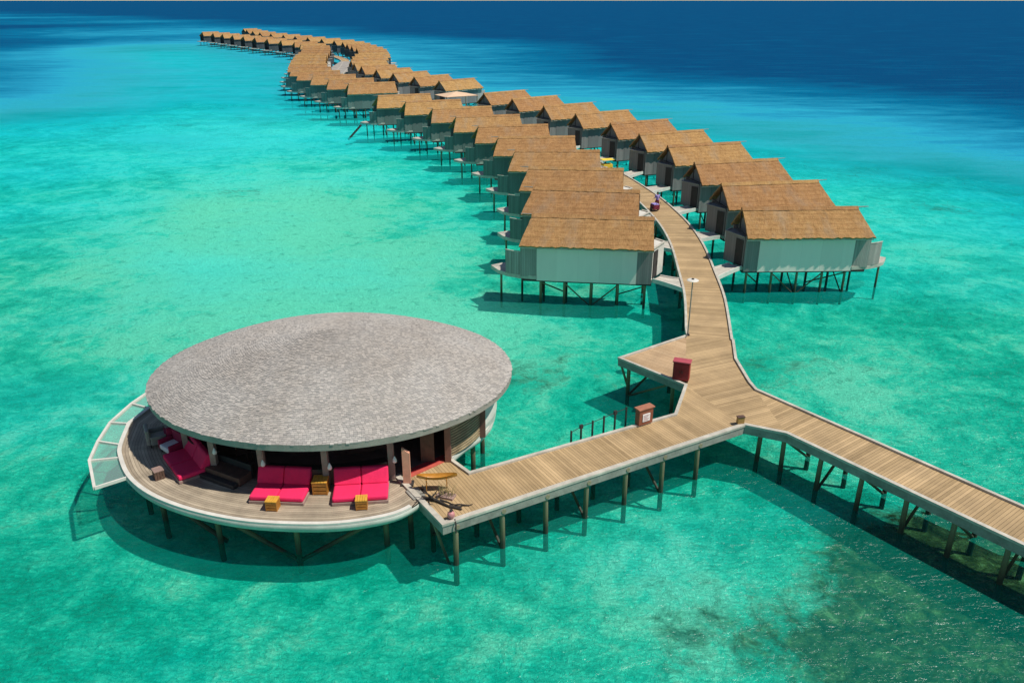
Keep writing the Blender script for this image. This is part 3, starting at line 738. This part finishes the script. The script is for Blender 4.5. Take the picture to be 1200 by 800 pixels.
# deck outline
OUT = [(-18.77,34.1),(-18.25,32.0),(-17.75,30.9),(-16.65,29.3),(-15.2,28.0),(-13.4,27.0),(-11.4,26.3),(-9.6,25.98),(-7.24,25.92),(-5.4,26.3),(-4.3,26.9),(-3.5,28.1),(-2.98,30.2),(-2.3,31.7),(-1.42,33.0),(-0.98,34.5),(-1.0,36.6),(-1.9,39.2),(-4.2,41.4),(-8.2,42.5),(-12.3,41.9),(-15.8,40.0),(-17.9,37.3)]
out = [tuple(p) for p in catmull([Vector(p) for p in OUT + [OUT[0]]], 5)][:-1]
cen = Vector((-9.6, 34.0))
def inset(f, dz=0): return [(cen.x+(p[0]-cen.x)*f, cen.y+(p[1]-cen.y)*f) for p in out]
m = MB()      # deck boards follow the curve: polar uv
ins = [inset(f) for f in (1.0, .9, .8, .68, .5, .25)]
for k in range(len(out)):
    q = (k+1) % len(out)
    for r_ in range(5):
        a, b_, c_, d = ins[r_][k], ins[r_][q], ins[r_+1][q], ins[r_+1][k]
        ra = [8.6*x for x in (1.0,.9,.8,.68,.5,.25)]
        m.face([(a[0],a[1],0),(b_[0],b_[1],0),(c_[0],c_[1],0),(d[0],d[1],0)], [(ra[r_],k*.5),(ra[r_],k*.5+.5),(ra[r_+1],k*.5+.5),(ra[r_+1],k*.5)])
pb(m, 'curved_deck', M['deck_long'])
# hull: pale lip and a hull skin that curves in below it
m = MB()
prof = [(1.006,-.012),(1.012,-.10),(1.0,-.32),(.965,-.55),(.90,-.74),(.80,-.86)]
rg = [[(p[0],p[1],z) for p in inset(f)] for f, z in prof]
for j in range(len(rg)-1):
    for k in range(len(out)):
        q = (k+1) % len(out); m.face([rg[j][k], rg[j+1][k], rg[j+1][q], rg[j][q]][::-1], c=.5)
m.sm = True
pb(m, 'hull_skin', simple('hull_paint', (.50,.52,.45), .6, .2, .8))
lip = inset(.994); i0 = min(range(len(lip)), key=lambda i: math.hypot(lip[i][0]+4.1, lip[i][1]-27.1)); i1 = min(range(len(lip)), key=lambda i: math.hypot(lip[i][0]+2.85, lip[i][1]-30.9))
pb(MB().sweep(lip[i1:] + lip[:i0+1], .18, -.02, .085), 'deck_lip', M['white'])
# floor inside
fl = [rp(.84, 2*math.pi*k/64, 0)[:2] for k in range(64)]
pb(MB().prism(fl, .003, .05), 'inner_floor', M['floor'])
WA = lambda a: math.atan2(math.sin(a), math.cos(a))
def arc(a0, a1, s_=.845, n=14): return [rp(s_, a0+(a1-a0)*k/n, 0)[:2] for k in range(n+1)]
# solid wall round the back, core wall inside
pb(MB().sweep(arc(R(20), R(200), .86, 40), .16, .052, 2.25), 'back_wall', M['brown'])
pb(MB().sweep(arc(R(200), R(340), .52, 20) , .14, .052, 3.4), 'core_wall', M['brown'])
# low front wall with a padded counter between the columns
for a0, a1 in ((R(196), R(214)), (R(214), R(234)), (R(254.75), R(276)), (R(276), R(297.5))):
    pw = pb(MB().sweep(arc(a0+.01, a1-.01, .845), .18, .052, .78), 'low_wall', M['brown'])
    pb(MB().sweep(arc(a0+.02, a1-.02, .835), .42, .783, .86), 'counter', M['metal'], pw)
# columns
for a in (196, 214, 234, 254.75, 276, 297.5, 360, 20):
    x, y, _ = rp(.865, R(a), 0)
    pb(MB().box(x-.13, x+.13, y-.13, y+.13, .003, 2.32), 'column', M['mauve'], bevel=.012)
# timber louvre wall right of the entrance
lv = pb(MB().sweep(arc(R(320), R(342), .862, 6), .10, .052, 2.25), 'louvre_wall', simple('louvre_backing', (.16,.115,.07), .6, .3, 2))
m = MB()
pts = arc(R(320), R(342), .862, 6)
for z in [x*.14+.12 for x in range(15)]:
    m.sweep([(p[0]+.05*math.cos(R(336)), p[1]+.05*math.sin(R(336))) for p in pts], .09, z, z+.07)
pb(m, 'slat_bank', simple('honey_slats', (.42,.32,.19), .45, .4, 1.5), lv)
for a in (319.5, 342.5):
    x, y, _ = rp(.88, R(a), 0); pb(MB().box(x-.14, x+.14, y-.14, y+.14, .003, 2.3), 'door_post', simple('red_brown_post', (.22,.10,.075), .6, .2, 2), bevel=.01)
x, y, _ = rp(.83, R(315), 0)
ds = pb(MB().box(x-.5, x+.1, y-.05, y+.05, .06, 2.2), 'sliding_door', M['brown'])
# red threshold
pb(MB().prism([(-4.62,29.42),(-3.05,30.75),(-3.05,31.15),(-4.75,29.72)], .004, .055), 'threshold', M['redmat'])
pb(MB().prism([(-4.72,29.0),(-3.02,30.55),(-3.05,30.747),(-4.62,29.417)], .004, .035), 'threshold_step', simple('red_step', (.50,.09,.06), .8, .2, 3))
# white shell wall sweeping up on the lagoon side at the right
m = MB(); sh = [p for p in catmull([Vector(p) for p in ((-1.50,33.05),(-1.02,34.3),(-.95,35.6),(-1.25,37.2),(-2.2,39.0),(-4.3,41.2),(-8.2,42.3),(-12.3,41.7))], 5)]
for k in range(len(sh)-1):
    a, b_ = sh[k], sh[k+1]
    for zz in ((-.45,.4,1.0,1.02),(.4,1.2,1.02,1.015),(1.2,2.3,1.015,.965)):
        f0, f1 = zz[2], zz[3]
        P = [(cen.x+(a.x-cen.x)*f0, cen.y+(a.y-cen.y)*f0, zz[0]), (cen.x+(b_.x-cen.x)*f0, cen.y+(b_.y-cen.y)*f0, zz[0]),
             (cen.x+(b_.x-cen.x)*f1, cen.y+(b_.y-cen.y)*f1, zz[1]), (cen.x+(a.x-cen.x)*f1, cen.y+(a.y-cen.y)*f1, zz[1])]
        m.face(P)
        m.face([(cen.x+(p[0]-cen.x)*.985, cen.y+(p[1]-cen.y)*.985, p[2]) for p in P][::-1])
a = sh[0]
for z0, z1, f0, f1 in ((-.45,.4,1.0,1.02),(.4,1.2,1.02,1.015),(1.2,2.3,1.015,.965)):
    e = lambda f, z: (cen.x+(a.x-cen.x)*f, cen.y+(a.y-cen.y)*f, z)
    m.face([e(f0*.985, z0), e(f0, z0), e(f1, z1), e(f1*.985, z1)])
pb(m, 'shell_wall', M['white'])
# glass floor balcony on the left
gi = [(-17.9,37.3),(-18.45,35.7),(-18.80,34.1),(-18.30,32.1),(-17.78,30.95),(-16.72,29.35)]
go = [(-19.10,38.1),(-19.55,36.2),(-19.72,34.2),(-19.45,32.4),(-19.02,30.7),(-17.75,28.55)]
gf = pb(MB().sweep(gi, .10, -.10, .02), 'balcony_frame', M['white'])
m = MB().sweep(go, .12, -.12, .03); pb(m, 'frame_rim', M['white'], gf)
for i in range(6): pb(MB().sweep([gi[i], go[i]], .09, -.11, .025), 'frame_bar', M['white'], gf)
gi2 = [(a[0]*.7+b_[0]*.3, a[1]*.7+b_[1]*.3) for a, b_ in zip(gi, go)]
for i in range(5):
    pb(MB().prism([gi[i], go[i], go[i+1], gi[i+1]], -.075, -.055), 'glass_pane', M['glass'])
# pavilion piles and long braces
def ppile(x, y, r=.13): return pb(MB().tube((x,y,-6), (x,y,-.6), r, r*.9, 10), 'pile', M['pile'])
for x, y in ((-17.0,31.2),(-15.4,29.3),(-12.4,27.7),(-8.9,27.0),(-5.3,27.6),(-4.4,28.6),(-1.5,35.0),(-1.9,33.4),(-2.8,38.5),(-8,40.5),(-14,39),(-17,35),(-11,32),(-6,33),(-10,37)): ppile(x, y)
for a, b_ in (((-12.4,27.7,-.75),(-8.9,27.0,-2.6)), ((-5.3,27.6,-.75),(-8.9,27.0,-2.6)), ((-12.2,27.9,-2.3),(-15.4,29.3,-1.0))):
    pb(MB().tube(a, b_, .10, .10, 8), 'brace', M['pile'])

# ------------------------------------------------------------------ things on the pavilion deck
def rbox(x0, x1, y0, y1, z0, z1): return MB().box(x0, x1, y0, y1, z0, z1)
def daybed(loc, rz, label, group, w_=2.3, scale=1.0):
    t = empty('daybed', loc, rz); tag(t, label, 'daybed', group)
    rbox(-w_/2, w_/2, -.75, .72, .0, .14).build('base', M['mauve'], t, bevel=.02)
    for s_ in (-1, 1):
        x0, x1 = (-w_/2+.02, -.01) if s_ < 0 else (.01, w_/2-.02)
        rbox(x0, x1, -.73, .42, .143, .36).build('seat_cushion', M['pink'], t, bevel=.07)
        m = MB(); P = [(x0,.30,.36),(x1,.30,.36),(x1,.50,.36),(x0,.50,.36),(x0,.50,.95),(x1,.50,.95),(x1,.74,.93),(x0,.74,.93)]
        P = [(x0,.20,.37),(x1,.20,.37),(x1,.62,.30),(x0,.62,.30),(x0,.55,.98),(x1,.55,.98),(x1,.78,.94),(x0,.78,.94)]
        for q in ((0,3,2,1),(4,5,6,7),(0,1,5,4),(1,2,6,5),(2,3,7,6),(3,0,4,7)): m.face([P[i] for i in q])
        m.build('back_cushion', M['pink'], t, bevel=.06)
    return t
daybed((-9.62, 28.02, 0), R(-4), 'left one of the two sunlit pink double daybeds at the front of the deck', 'pink daybeds')
daybed((-6.30, 28.02, 0), R(6), 'pink double daybed at the front nearest the entrance, with a small amber table before it', 'pink daybeds')
daybed((-14.35, 30.15, 0), R(-52), 'pink double daybed in shade on the far left of the pavilion deck, turned sideways', 'pink daybeds', 2.4)
def sidetable(loc, rz, label, sc=.86, mat='amber'):
    t = empty('side_table', loc, rz); tag(t, label, 'side table', 'amber side tables'); t.scale = (sc, sc, sc)
    m = MB()
    for k in range(5): m.box(-.28+k*.114, -.28+k*.114+.10, -.26, .26, .50, .545)
    m.build('table_top', M['amberlight'] if mat == 'amber' else M['mauve'], t)
    for s_ in (-1, 1):
        m = MB()
        for k in range(4): m.box(s_*.25-.02, s_*.25+.02, -.25+k*.13, -.25+k*.13+.11, 0, .497)
        m.build('side_panel', M[mat], t)
    m = MB()
    for k in range(3): m.box(-.227, .227, -.25, -.22, .04+k*.16, .04+k*.16+.12)
    m.build('front_slats', M[mat], t)
sidetable((-9.72, 27.02, 0), R(-4), 'amber slatted side table at the foot of the left front daybed')
sidetable((-6.12, 27.10, 0), R(6), 'amber slatted side table at the foot of the daybed nearest the entrance')
sidetable((-8.02, 28.25, 0), R(0), 'broad amber slatted side table standing between the two front daybeds', 1.15)
sidetable((-15.30, 29.30, 0), R(-52), 'dark amber side table beside the shaded daybed on the left', .8, 'brown')
# red bolster chairs and armchairs at the left end
def armchair(loc, rz, label, seatm, shellm):
    t = empty('armchair', loc, rz); tag(t, label, 'armchair', 'armchairs at the left end of the pavilion')
    rbox(-.42, .42, -.38, .38, .16, .40).build('seat', seatm, t, bevel=.06)
    rbox(-.46, .46, .30, .48, .16, .92).build('backrest', shellm, t, bevel=.06)
    for s_ in (-1, 1): rbox(s_*.46-.06, s_*.46+.06, -.38, .30, .16, .60).build('armrest', shellm, t, bevel=.04)
    for sx in (-1, 1):
        for sy in (-1, 1): MB().tube((sx*.36,sy*.32,0), (sx*.36,sy*.32,.158), .03, .03, 6).build('leg', M['dark'], t)
armchair((-16.55, 32.25, 0), R(118), 'pale grey armchair at the left end of the deck with its back to the balcony', M['kerb'], M['beam'])
armchair((-15.75, 32.55, 0), R(-150), 'dark red armchair beside the pale grey one, tucked under the roof edge', M['pinkdark'], M['pinkdark'])
armchair((-15.55, 31.45, 0), R(-40), 'dark red armchair with a grey cushion between the pale one and the daybed', M['paper'], M['pinkdark'])
# low dark lounge steps
t = empty('dark_bench', (-12.35, 29.35, 0), R(-28)); tag(t, 'long dark low bench between the left daybed and the front daybeds', 'bench')
rbox(-1.3, 1.1, -.35, .35, .04, .42).build('seat', M['brown'], t, bevel=.02)
rbox(-1.3, 1.1, .353, .45, .04, .72).build('backrest', M['dark'], t, bevel=.02)
rbox(-1.15, 1.0, -.62, -.353, .0, .2).build('footrest', M['dark'], t, bevel=.02)
def chair(loc, rz, label):
    t = empty('wooden_chair', loc, rz); tag(t, label, 'chair', 'wooden chairs inside the pavilion')
    rbox(-.24, .24, -.24, .24, .42, .47).build('seat', M['brown'], t)
    m = MB(); m.box(-.24,-.20,.2,.24,.473,1.0); m.box(.20,.24,.2,.24,.473,1.0); m.box(-.197,.197,.2,.24,.88,.97); m.box(-.197,.197,.2,.24,.66,.72); m.build('backrest', simple('pale_chair_wood', (.30,.20,.10), .5, .2, 5), t)
    for sx in (-1, 1):
        for sy in (-1, 1): rbox(sx*.22-.02, sx*.22+.02, sy*.22-.02, sy*.22+.02, .0, .417).build('leg', M['brown'], t)
chair((-12.1, 30.65, .05), R(20), 'left of two wooden dining chairs seen under the roof behind the dark bench')
chair((-11.35, 30.75, .05), R(-15), 'right of two wooden dining chairs seen under the roof behind the dark bench')
# white paper lanterns on the counter beside the columns
for (lx_, ly_, lab) in ((-12.85, 29.62, 'white drop-shaped lantern on the column nearest the shaded daybed'), (-10.48, 28.66, 'white drop-shaped lantern just left of the left front daybed'), (-7.62, 28.40, 'white drop-shaped lantern above the table between the front daybeds'), (-4.98, 28.95, 'white drop-shaped lantern beside the entrance post')):
    t = empty('lantern', (lx_, ly_, .93)); tag(t, lab, 'lantern', 'white lanterns along the front columns')
    m = MB().lathe([(.0,.05),(.08,.07),(.10,.14),(.07,.24),(.02,.36),(0,.37)], n=12); m.sm = True; m.build('shade', M['lampwhite'], t)
    MB().tube((0,0,.37), (0,0,1.23), .012, .012, 5).build('hanging_cord', M['dark'], t)
# totem post at the gangway
t = empty('marker_post', (-4.47, 28.80, 0)); tag(t, 'tall pale red timber post with a slanted top standing beside the pavilion entrance', 'post')
m = MB(); m.box(-.16, .16, -.08, .08, .08, 1.55)
m.face([(-.16,-.08,1.553),(.16,-.08,1.553),(.16,.08,1.553),(-.16,.08,1.78)]); m.face([(-.16,.08,1.78),(-.16,-.08,1.80),(.16,-.08,1.553)]); m.face([(-.16,-.08,1.80),(-.16,.08,1.78),(-.16,.08,1.55),(-.16,-.08,1.55)])
m.face([(-.16,-.08,1.55),(.16,-.08,1.55),(-.16,-.08,1.80)]); m.face([(-.16,.08,1.78),(.16,.08,1.553),(-.16,.08,1.55)])
m.build('shaft', M['orange'], t); rbox(-.27, .27, -.2, .2, 0, .077).build('base_plate', M['dark'], t)
# small canoe on a stand
t = empty('canoe', (-3.15, 28.35, 0), R(4)); tag(t, 'small varnished orange canoe raised on thin legs outside the pavilion entrance', 'canoe')
m = MB(); n = 14
secs = []
for i in range(n+1):
    x = -.85 + 1.7*i/n; k = 1-(x/.85)**2; wd = .20*max(k, .02)**.7; kz = .50 + .16*(x/.85)**2; tz = kz + .12 + .12*max(k, .0)**.5*.8
    secs.append([(x,-wd,tz),(x,-wd*.8,(kz+tz)/2),(x,0,kz),(x,wd*.8,(kz+tz)/2),(x,wd,tz)])
for i in range(n):
    for j in range(4):
        m.face([secs[i][j], secs[i+1][j], secs[i+1][j+1], secs[i][j+1]]); q = [secs[i][j], secs[i+1][j], secs[i+1][j+1], secs[i][j+1]]
        m.face([(p[0], p[1]*.88, p[2]+.012) for p in q][::-1])
m.sm = True; m.build('hull', M['canoe'], t)
for x in (-.45, .4):
    MB().box(x-.02, x+.02, -.2, .2, .60, .63).build('seat', M['amber'], t)
    for s_ in (-1, 1): MB().tube((x, s_*.18, 0), (x, s_*.1, .58), .018, .018, 5).build('leg', M['amber'], t)
# driftwood sculpture and dry grasses beside it
t = empty('driftwood_sculpture', (-2.95, 27.32, 0), R(-28)); tag(t, 'black tangle of driftwood branches lying at the corner where boardwalk meets pavilion', 'sculpture')
m = MB()
rr = random.Random(3)
for k in range(11):
    x, y = rr.uniform(-.8,.7), rr.uniform(-.22,.22); p = Vector((x, y, .06)); pts = [p]; d = Vector((rr.uniform(-.6,1), rr.uniform(-.35,.35), rr.uniform(.0,.35))).normalized()
    for j in range(4):
        d = (d + Vector((rr.uniform(-.5,.5), rr.uniform(-.5,.5), rr.uniform(-.55,.35)))).normalized(); p = p + d*.2; p.z = max(p.z, .04); pts.append(p.copy())
    m.path(pts, .042, 6, .014)
m.path([Vector((-.9,0,.05)), Vector((-.3,.08,.08)), Vector((.4,-.02,.06)), Vector((1.0,.05,.05))], .075, 7, .04)
m.build('branches', M['driftwood'], t)
t = empty('dry_grass_planter', (-2.75, 27.85, 0), R(-20)); tag(t, 'straw-coloured tuft of thin dry stalks between the orange canoe and the driftwood', 'dry grass')
m = MB()
for k in range(46):
    a = rr.uniform(0, 6.28); x, y = rr.uniform(-.35,.35), rr.uniform(-.18,.18); h = rr.uniform(.25,.6); l = rr.uniform(.05,.28)
    m.path([Vector((x,y,.1)), Vector((x+l*.4*math.cos(a), y+l*.4*math.sin(a), .1+h*.6)), Vector((x+l*math.cos(a), y+l*math.sin(a), .1+h))], .009, 4, .004)
m.build('stalks', M['grass'], t); MB().box(-.38,.38,-.2,.2,0,.1).build('tray', M['mauve'], t)
t = empty('stone_plinth', (-4.05, 28.05, 0), R(-56)); tag(t, 'flat pale doormat-like slab beside the marker post on the boardwalk corner', 'plinth')
rbox(-.38, .38, -.28, .28, 0, .06).build('slab', M['beam'], t, bevel=.01); rbox(-.20, .20, .33, .42, .0, .05).build('dark_bar', M['dark'], t)
bbuild(MB().tube((-3.3,26.9,-.3), (-2.45,26.35,-2.7), .07, .07, 6), 'brace', M['pile'])
# float on the corner post
t = empty('mooring_float', (-2.42, 26.25, .09)); tag(t, 'small pink and dark mooring float on the outer corner of the boardwalk kerb', 'float')
m = MB().lathe([(0,0),(.11,.03),(.16,.13),(.14,.24),(.07,.31),(0,.32)], n=14); m.sm = True; m.build('ball', simple('faded_pink', (.55,.22,.22), .5, .3, 8), t)
MB().lathe([(.0,.315),(.06,.315),(.06,.38),(.0,.38)], n=10).build('collar', M['dark'], t)
m = MB().path([Vector((.15,-.1,.02)), Vector((.2,-.25,-.1)), Vector((.2,-.3,-.5))], .03, 6); m.build('rope', M['driftwood'], t)

# ------------------------------------------------------------------ things along the boardwalk
# red cabinet
t = empty('red_cabinet', (9.20, 38.92, 0), R(-20)); tag(t, 'dark red upright cabinet with double doors at the inner corner of the side platform', 'cabinet')
rbox(-.44, .44, -.25, .25, .10, 1.12).build('body', M['red'], t, bevel=.015)
for s_ in (-1, 1):
    d = rbox(min(s_*.02, s_*.40), max(s_*.02, s_*.40), -.275, -.253, .16, 1.06).build('door', simple('red_door', (.26,.01,.02), .4, .15, 2), t)
    MB().tube((s_*.07,-.30,.50), (s_*.07,-.30,.68), .012, .012, 6).build('handle', M['metal'], d)
rbox(-.48, .48, -.29, .29, 1.123, 1.19).build('lid', simple('pink_red_lid', (.42,.07,.09), .5, .2, 2), t, bevel=.01)
for sx in (-1, 1):
    for sy in (-1, 1): rbox(sx*.38-.03, sx*.38+.03, sy*.2-.03, sy*.2+.03, 0, .097).build('leg', M['dark'], t)
# notice box
t = empty('notice_box', (6.42, 34.02, 0), R(30)); tag(t, 'brown wooden notice box with a white sheet on its front beside the handrail', 'notice box')
rbox(-.42, .42, -.16, .16, .08, .90).build('body', simple('reddish_timber', (.26,.085,.045), .55, .25, 3), t, bevel=.01)
rbox(-.48, .48, -.21, .21, .903, .97).build('lid', simple('light_red_timber', (.40,.16,.09), .55, .25, 3), t, bevel=.01)
sh_ = rbox(-.22, .22, -.19, -.163, .26, .66).build('notice_sheet', M['paper'], t)
m = MB()
for k in range(5): m.box(-.17, .17 - (k % 3)*.06, -.196, -.192, .58-k*.065, .60-k*.065)
m.build('printed_lines', simple('ink', (.35,.12,.12), .7, .1, 5), sh_)
for sx in (-1, 1): rbox(sx*.34-.04, sx*.34+.04, -.08, .08, .0, .077).build('foot', M['dark'], t)
# handrail of the steps into the water
t = empty('step_handrail', (4.3, 33.35, 0), R(29)); tag(t, 'dark post-and-rope handrail along the kerb of the left boardwalk branch', 'handrail')
posts = [(-1.75,.95,.50),(-1.2,.98,.66),(-.55,1.0,.72),(.1,1.0,.80),(.75,1.02,.90),(1.4,1.02,.95)]
for x, y, h in posts:
    y = -.02
    p = rbox(x-.035, x+.035, y-.035, y+.035, -.4, h).build('post', M['metal'], t)
    if x in (-1.2, .75): rbox(x-.08, x+.08, y-.05, y+.05, h-.18, h-.003+.02).build('cap', M['dark'], p)
m = MB().path([Vector((x, -.02, h-.08 - (.0))) for x, y, h in posts], .018, 5); m.build('rope', M['metal'], t)
# small wooden light box at the junction kerb
t = empty('light_box', (11.12, 33.98, 0), R(12)); tag(t, 'low honey-coloured wooden box on the kerb where the two boardwalk branches meet', 'light box')
rbox(-.17, .17, -.1, .1, .09, .42).build('body', simple('honey_box', (.40,.22,.06), .5, .2, 6), t, bevel=.01); rbox(-.19, .19, -.12, .12, .423, .46).build('lid', M['brown'], t)
# lamp post
def lamp(x, y, h, label):
    t = empty('lamp_post', (x, y, 0)); tag(t, label, 'lamp post', 'disc-topped lamp posts along the boardwalk')
    MB().tube((0,0,.1), (0,0,h), .045, .035, 8).build('pole', M['beam'], t)
    m = MB().lathe([(0,h-.02),(.30,h+.0),(.36,h+.035),(.30,h+.075),(.10,h+.10),(0,h+.10)], n=20); m.build('lamp_disc', M['white'], t)
    m = MB().lathe([(0,h+.101),(.09,h+.101),(.07,h+.15),(0,h+.16)], n=12); m.build('lamp_cap', M['dark'], t)
    rbox(-.1, .1, -.1, .1, 0.0, .097).build('base', M['metal'], t)
lamp(10.85, 45.2, 3.55, 'slim lamp post with a white disc head on the boardwalk near the side platform')
# people and cart on the boardwalk
def person(loc, rz, label):
    t = empty('person', loc, rz); tag(t, label, 'person')
    J = {'pelvis':(0,0,.92),'chest':(0,0,1.25),'neck':(0,0,1.47),'head':(0,-.02,1.60),
         'hl':(.10,0,.86),'kl':(.11,-.14,.48),'al':(.12,-.02,.08),'tl':(.13,-.17,.04),'hr':(-.10,0,.86),'kr':(-.11,.03,.47),'ar':(-.12,.24,.12),'tr':(-.13,.12,.04),
         'sl':(.19,0,1.40),'el':(.25,-.05,1.14),'wl':(.20,-.32,1.02),'fl':(.19,-.41,1.0),'sr':(-.19,0,1.40),'er':(-.25,-.05,1.14),'wr':(-.20,-.32,1.02),'fr':(-.19,-.41,1.0)}
    E = [('pelvis','chest'),('chest','neck'),('neck','head'),('pelvis','hl'),('hl','kl'),('kl','al'),('al','tl'),('pelvis','hr'),('hr','kr'),('kr','ar'),('ar','tr'),
         ('chest','sl'),('sl','el'),('el','wl'),('wl','fl'),('chest','sr'),('sr','er'),('er','wr'),('wr','fr')]
    rad = {'pelvis':.13,'chest':.14,'neck':.055,'head':.095,'hl':.085,'kl':.058,'al':.042,'tl':.035,'hr':.085,'kr':.058,'ar':.042,'tr':.035,'sl':.055,'el':.042,'wl':.03,'fl':.033,'sr':.055,'er':.042,'wr':.03,'fr':.033}
    def skin(name, keys, mat, grow, sub=1):
        ks = list(keys); me = bpy.data.meshes.new(name); me.from_pydata([J[k] for k in ks], [(ks.index(a), ks.index(b)) for a, b in E if a in ks and b in ks], [])
        o = bpy.data.objects.new(name, me); col.objects.link(o); o.parent = t; me.materials.append(mat)
        md = o.modifiers.new('skin', 'SKIN')
        for i, k in enumerate(ks): me.skin_vertices[0].data[i].radius = (rad[k]+grow,)*2
        me.skin_vertices[0].data[0].use_root = True
        sb = o.modifiers.new('sub', 'SUBSURF'); sb.levels = sub; sb.render_levels = sub
        return o
    # skin_vertices layer needs the modifier through an operator-free route
    return t, J, E, rad
def figure(loc, rz, label):
    """one continuous body surface built from elliptical sections along each limb, joined by remeshing"""
    t, J, E, rad = person(loc, rz, label)
    V = {k: Vector(v) for k, v in J.items()}
    def limbs(pairs, grow):
        m = MB()
        for a, b_ in pairs: m.tube(V[a], V[b_], rad[a]+grow, rad[b_]+grow, 10)
        for k in {k for p in pairs for k in p}:
            r_ = rad[k]+grow; pr_ = [(r_*math.sin(math.pi*i/6), -r_*math.cos(math.pi*i/6)) for i in range(7)]; m.lathe(pr_, tuple(V[k]), 10)
        return m
    def rem(o, vs=.018):
        r_ = o.modifiers.new('remesh', 'REMESH'); r_.mode = 'VOXEL'; r_.voxel_size = vs; r_.use_smooth_shade = True
        s_ = o.modifiers.new('smooth', 'SMOOTH'); s_.iterations = 4; s_.factor = .5
    body = limbs(E, 0)
    for s_ in (-1, 1):     # fingers and thumb, nose, ears
        f = V['fl'] if s_ > 0 else V['fr']
        for q in range(4): body.path([f+Vector((s_*(-.025+q*.017), -.02, .0)), f+Vector((s_*(-.027+q*.018), -.075, -.02)), f+Vector((s_*(-.025+q*.017), -.09, -.055))], .009, 5)
        body.path([f+Vector((-s_*.03, .0, 0)), f+Vector((-s_*.055, -.04, -.02))], .01, 5)
        body.tube(V['head']+Vector((s_*.09,0,0)), V['head']+Vector((s_*.105,.01,.02)), .022, .015, 6)
    body.tube(V['head']+Vector((0,-.085,.01)), V['head']+Vector((0,-.115,-.01)), .012, .017, 6)
    o = body.build('body', M['skin'], t); rem(o, .012)
    sh2 = limbs([('pelvis','chest'),('chest','sl'),('chest','sr'),('sl','el'),('sr','er')], .018); o = sh2.build('shirt', M['lilac'], t); rem(o)
    tr2 = limbs([('pelvis','hl'),('hl','kl'),('pelvis','hr'),('hr','kr')], .02); o = tr2.build('shorts', M['maroon'], t); rem(o)
    hm = MB().lathe([(.10*math.sin(math.pi*i/8)*1.06, .10*1.06*math.cos(math.pi*i/8)) for i in range(5)], (0,.01,1.625), 12); hm.sm = True; hm.build('hair', M['hair'], t)
    return t
figure((14.35, 77.5, 0.0), R(200), 'person in a lilac top and maroon shorts pushing a cart on the boardwalk')
t = empty('hand_cart', (14.05, 76.75, 0), R(200)); tag(t, 'small dark red two-wheeled hand cart in front of the person on the boardwalk', 'hand cart')
rbox(-.32, .32, -.45, .35, .22, .62).build('tub', M['maroon'], t, bevel=.02)
rbox(-.28, .28, -.4, .3, .623, .72).build('towel_stack', M['lilac'], t, bevel=.03)
for s_ in (-1, 1):
    m = MB(); m.tube((s_*.35,-.1,.22), (s_*.40,-.1,.22), .22, .22, 16); m.build('wheel', M['dark'], t)
m = MB().path([Vector((-.22,.35,.5)), Vector((-.2,.62,.98)), Vector((.2,.62,.98)), Vector((.22,.35,.5))], .018, 6); m.build('handle', M['metal'], t)
# yellow covered cart
t = empty('service_cart', (11.55, 97.2, 0.0), R(15)); tag(t, 'small yellow covered service cart on the boardwalk beyond the third left villa', 'service cart')
rbox(-.6, .6, -.45, .45, .3, .75).build('tub', M['yellow'], t, bevel=.03); rbox(-.75, .75, -.55, .55, 1.25, 1.32).build('canopy', M['yellow'], t, bevel=.02)
for sx in (-1, 1):
    for sy in (-1, 1):
        MB().tube((sx*.55,sy*.42,.753), (sx*.65,sy*.5,1.247), .02, .02, 6).build('canopy_post', M['metal'], t)
        MB().tube((sx*.4,sy*.46,.2), (sx*.4,sy*.54,.2), .2, .2, 14).build('wheel', M['dark'], t)
# sand-coloured shelter between the two villa groups
t = empty('open_shelter', (-10.6, 157.5, 0), R(30)); tag(t, 'open shelter with a flat sand-coloured canopy in the gap of the right-hand villa row', 'shelter')
m = MB(); A_ = [(-3.4,-2.6,2.45),(3.4,-2.6,2.45),(3.4,2.6,2.45),(-3.4,2.6,2.45)]; top = (0,0,3.1)
for k in range(4): m.face([A_[k], A_[(k+1)%4], top]); m.face([(p[0],p[1],p[2]-.06) for p in (A_[(k+1)%4], A_[k], top)])
m.build('canopy', M['canopy'], t)
for sx in (-1, 1):
    for sy in (-1, 1): MB().tube((sx*3.2,sy*2.4,-5), (sx*3.2,sy*2.4,2.5), .09, .09, 8).build('post', M['pile'], t)
MB().box(-3.5,3.5,-2.8,2.8,-.25,-.03).build('floor', M['beam'], t)
# steps from the tenth left villa down to the water
t = empty('water_steps', (-23.6, 137.9, 0), R(20)); tag(t, 'steep timber steps down to the lagoon from the tenth left-hand villa', 'steps')
for y in (-.4, .4): MB().tube((-1.9, y, -.25), (-4.3, y, -2.6), .09, .09, 6).build('stringer', M['dark'], t)
for k in range(8):
    x = -2.0 - k*.3; MB().box(x-.14, x+.14, -.38, .38, -.36-k*.29, -.30-k*.29).build('tread', M['dark'], t)

for o in scn.objects:
    if 'label' in o and not 4 <= len(o['label'].split()) <= 16: print('LABEL', len(o['label'].split()), o.name, o['label'])
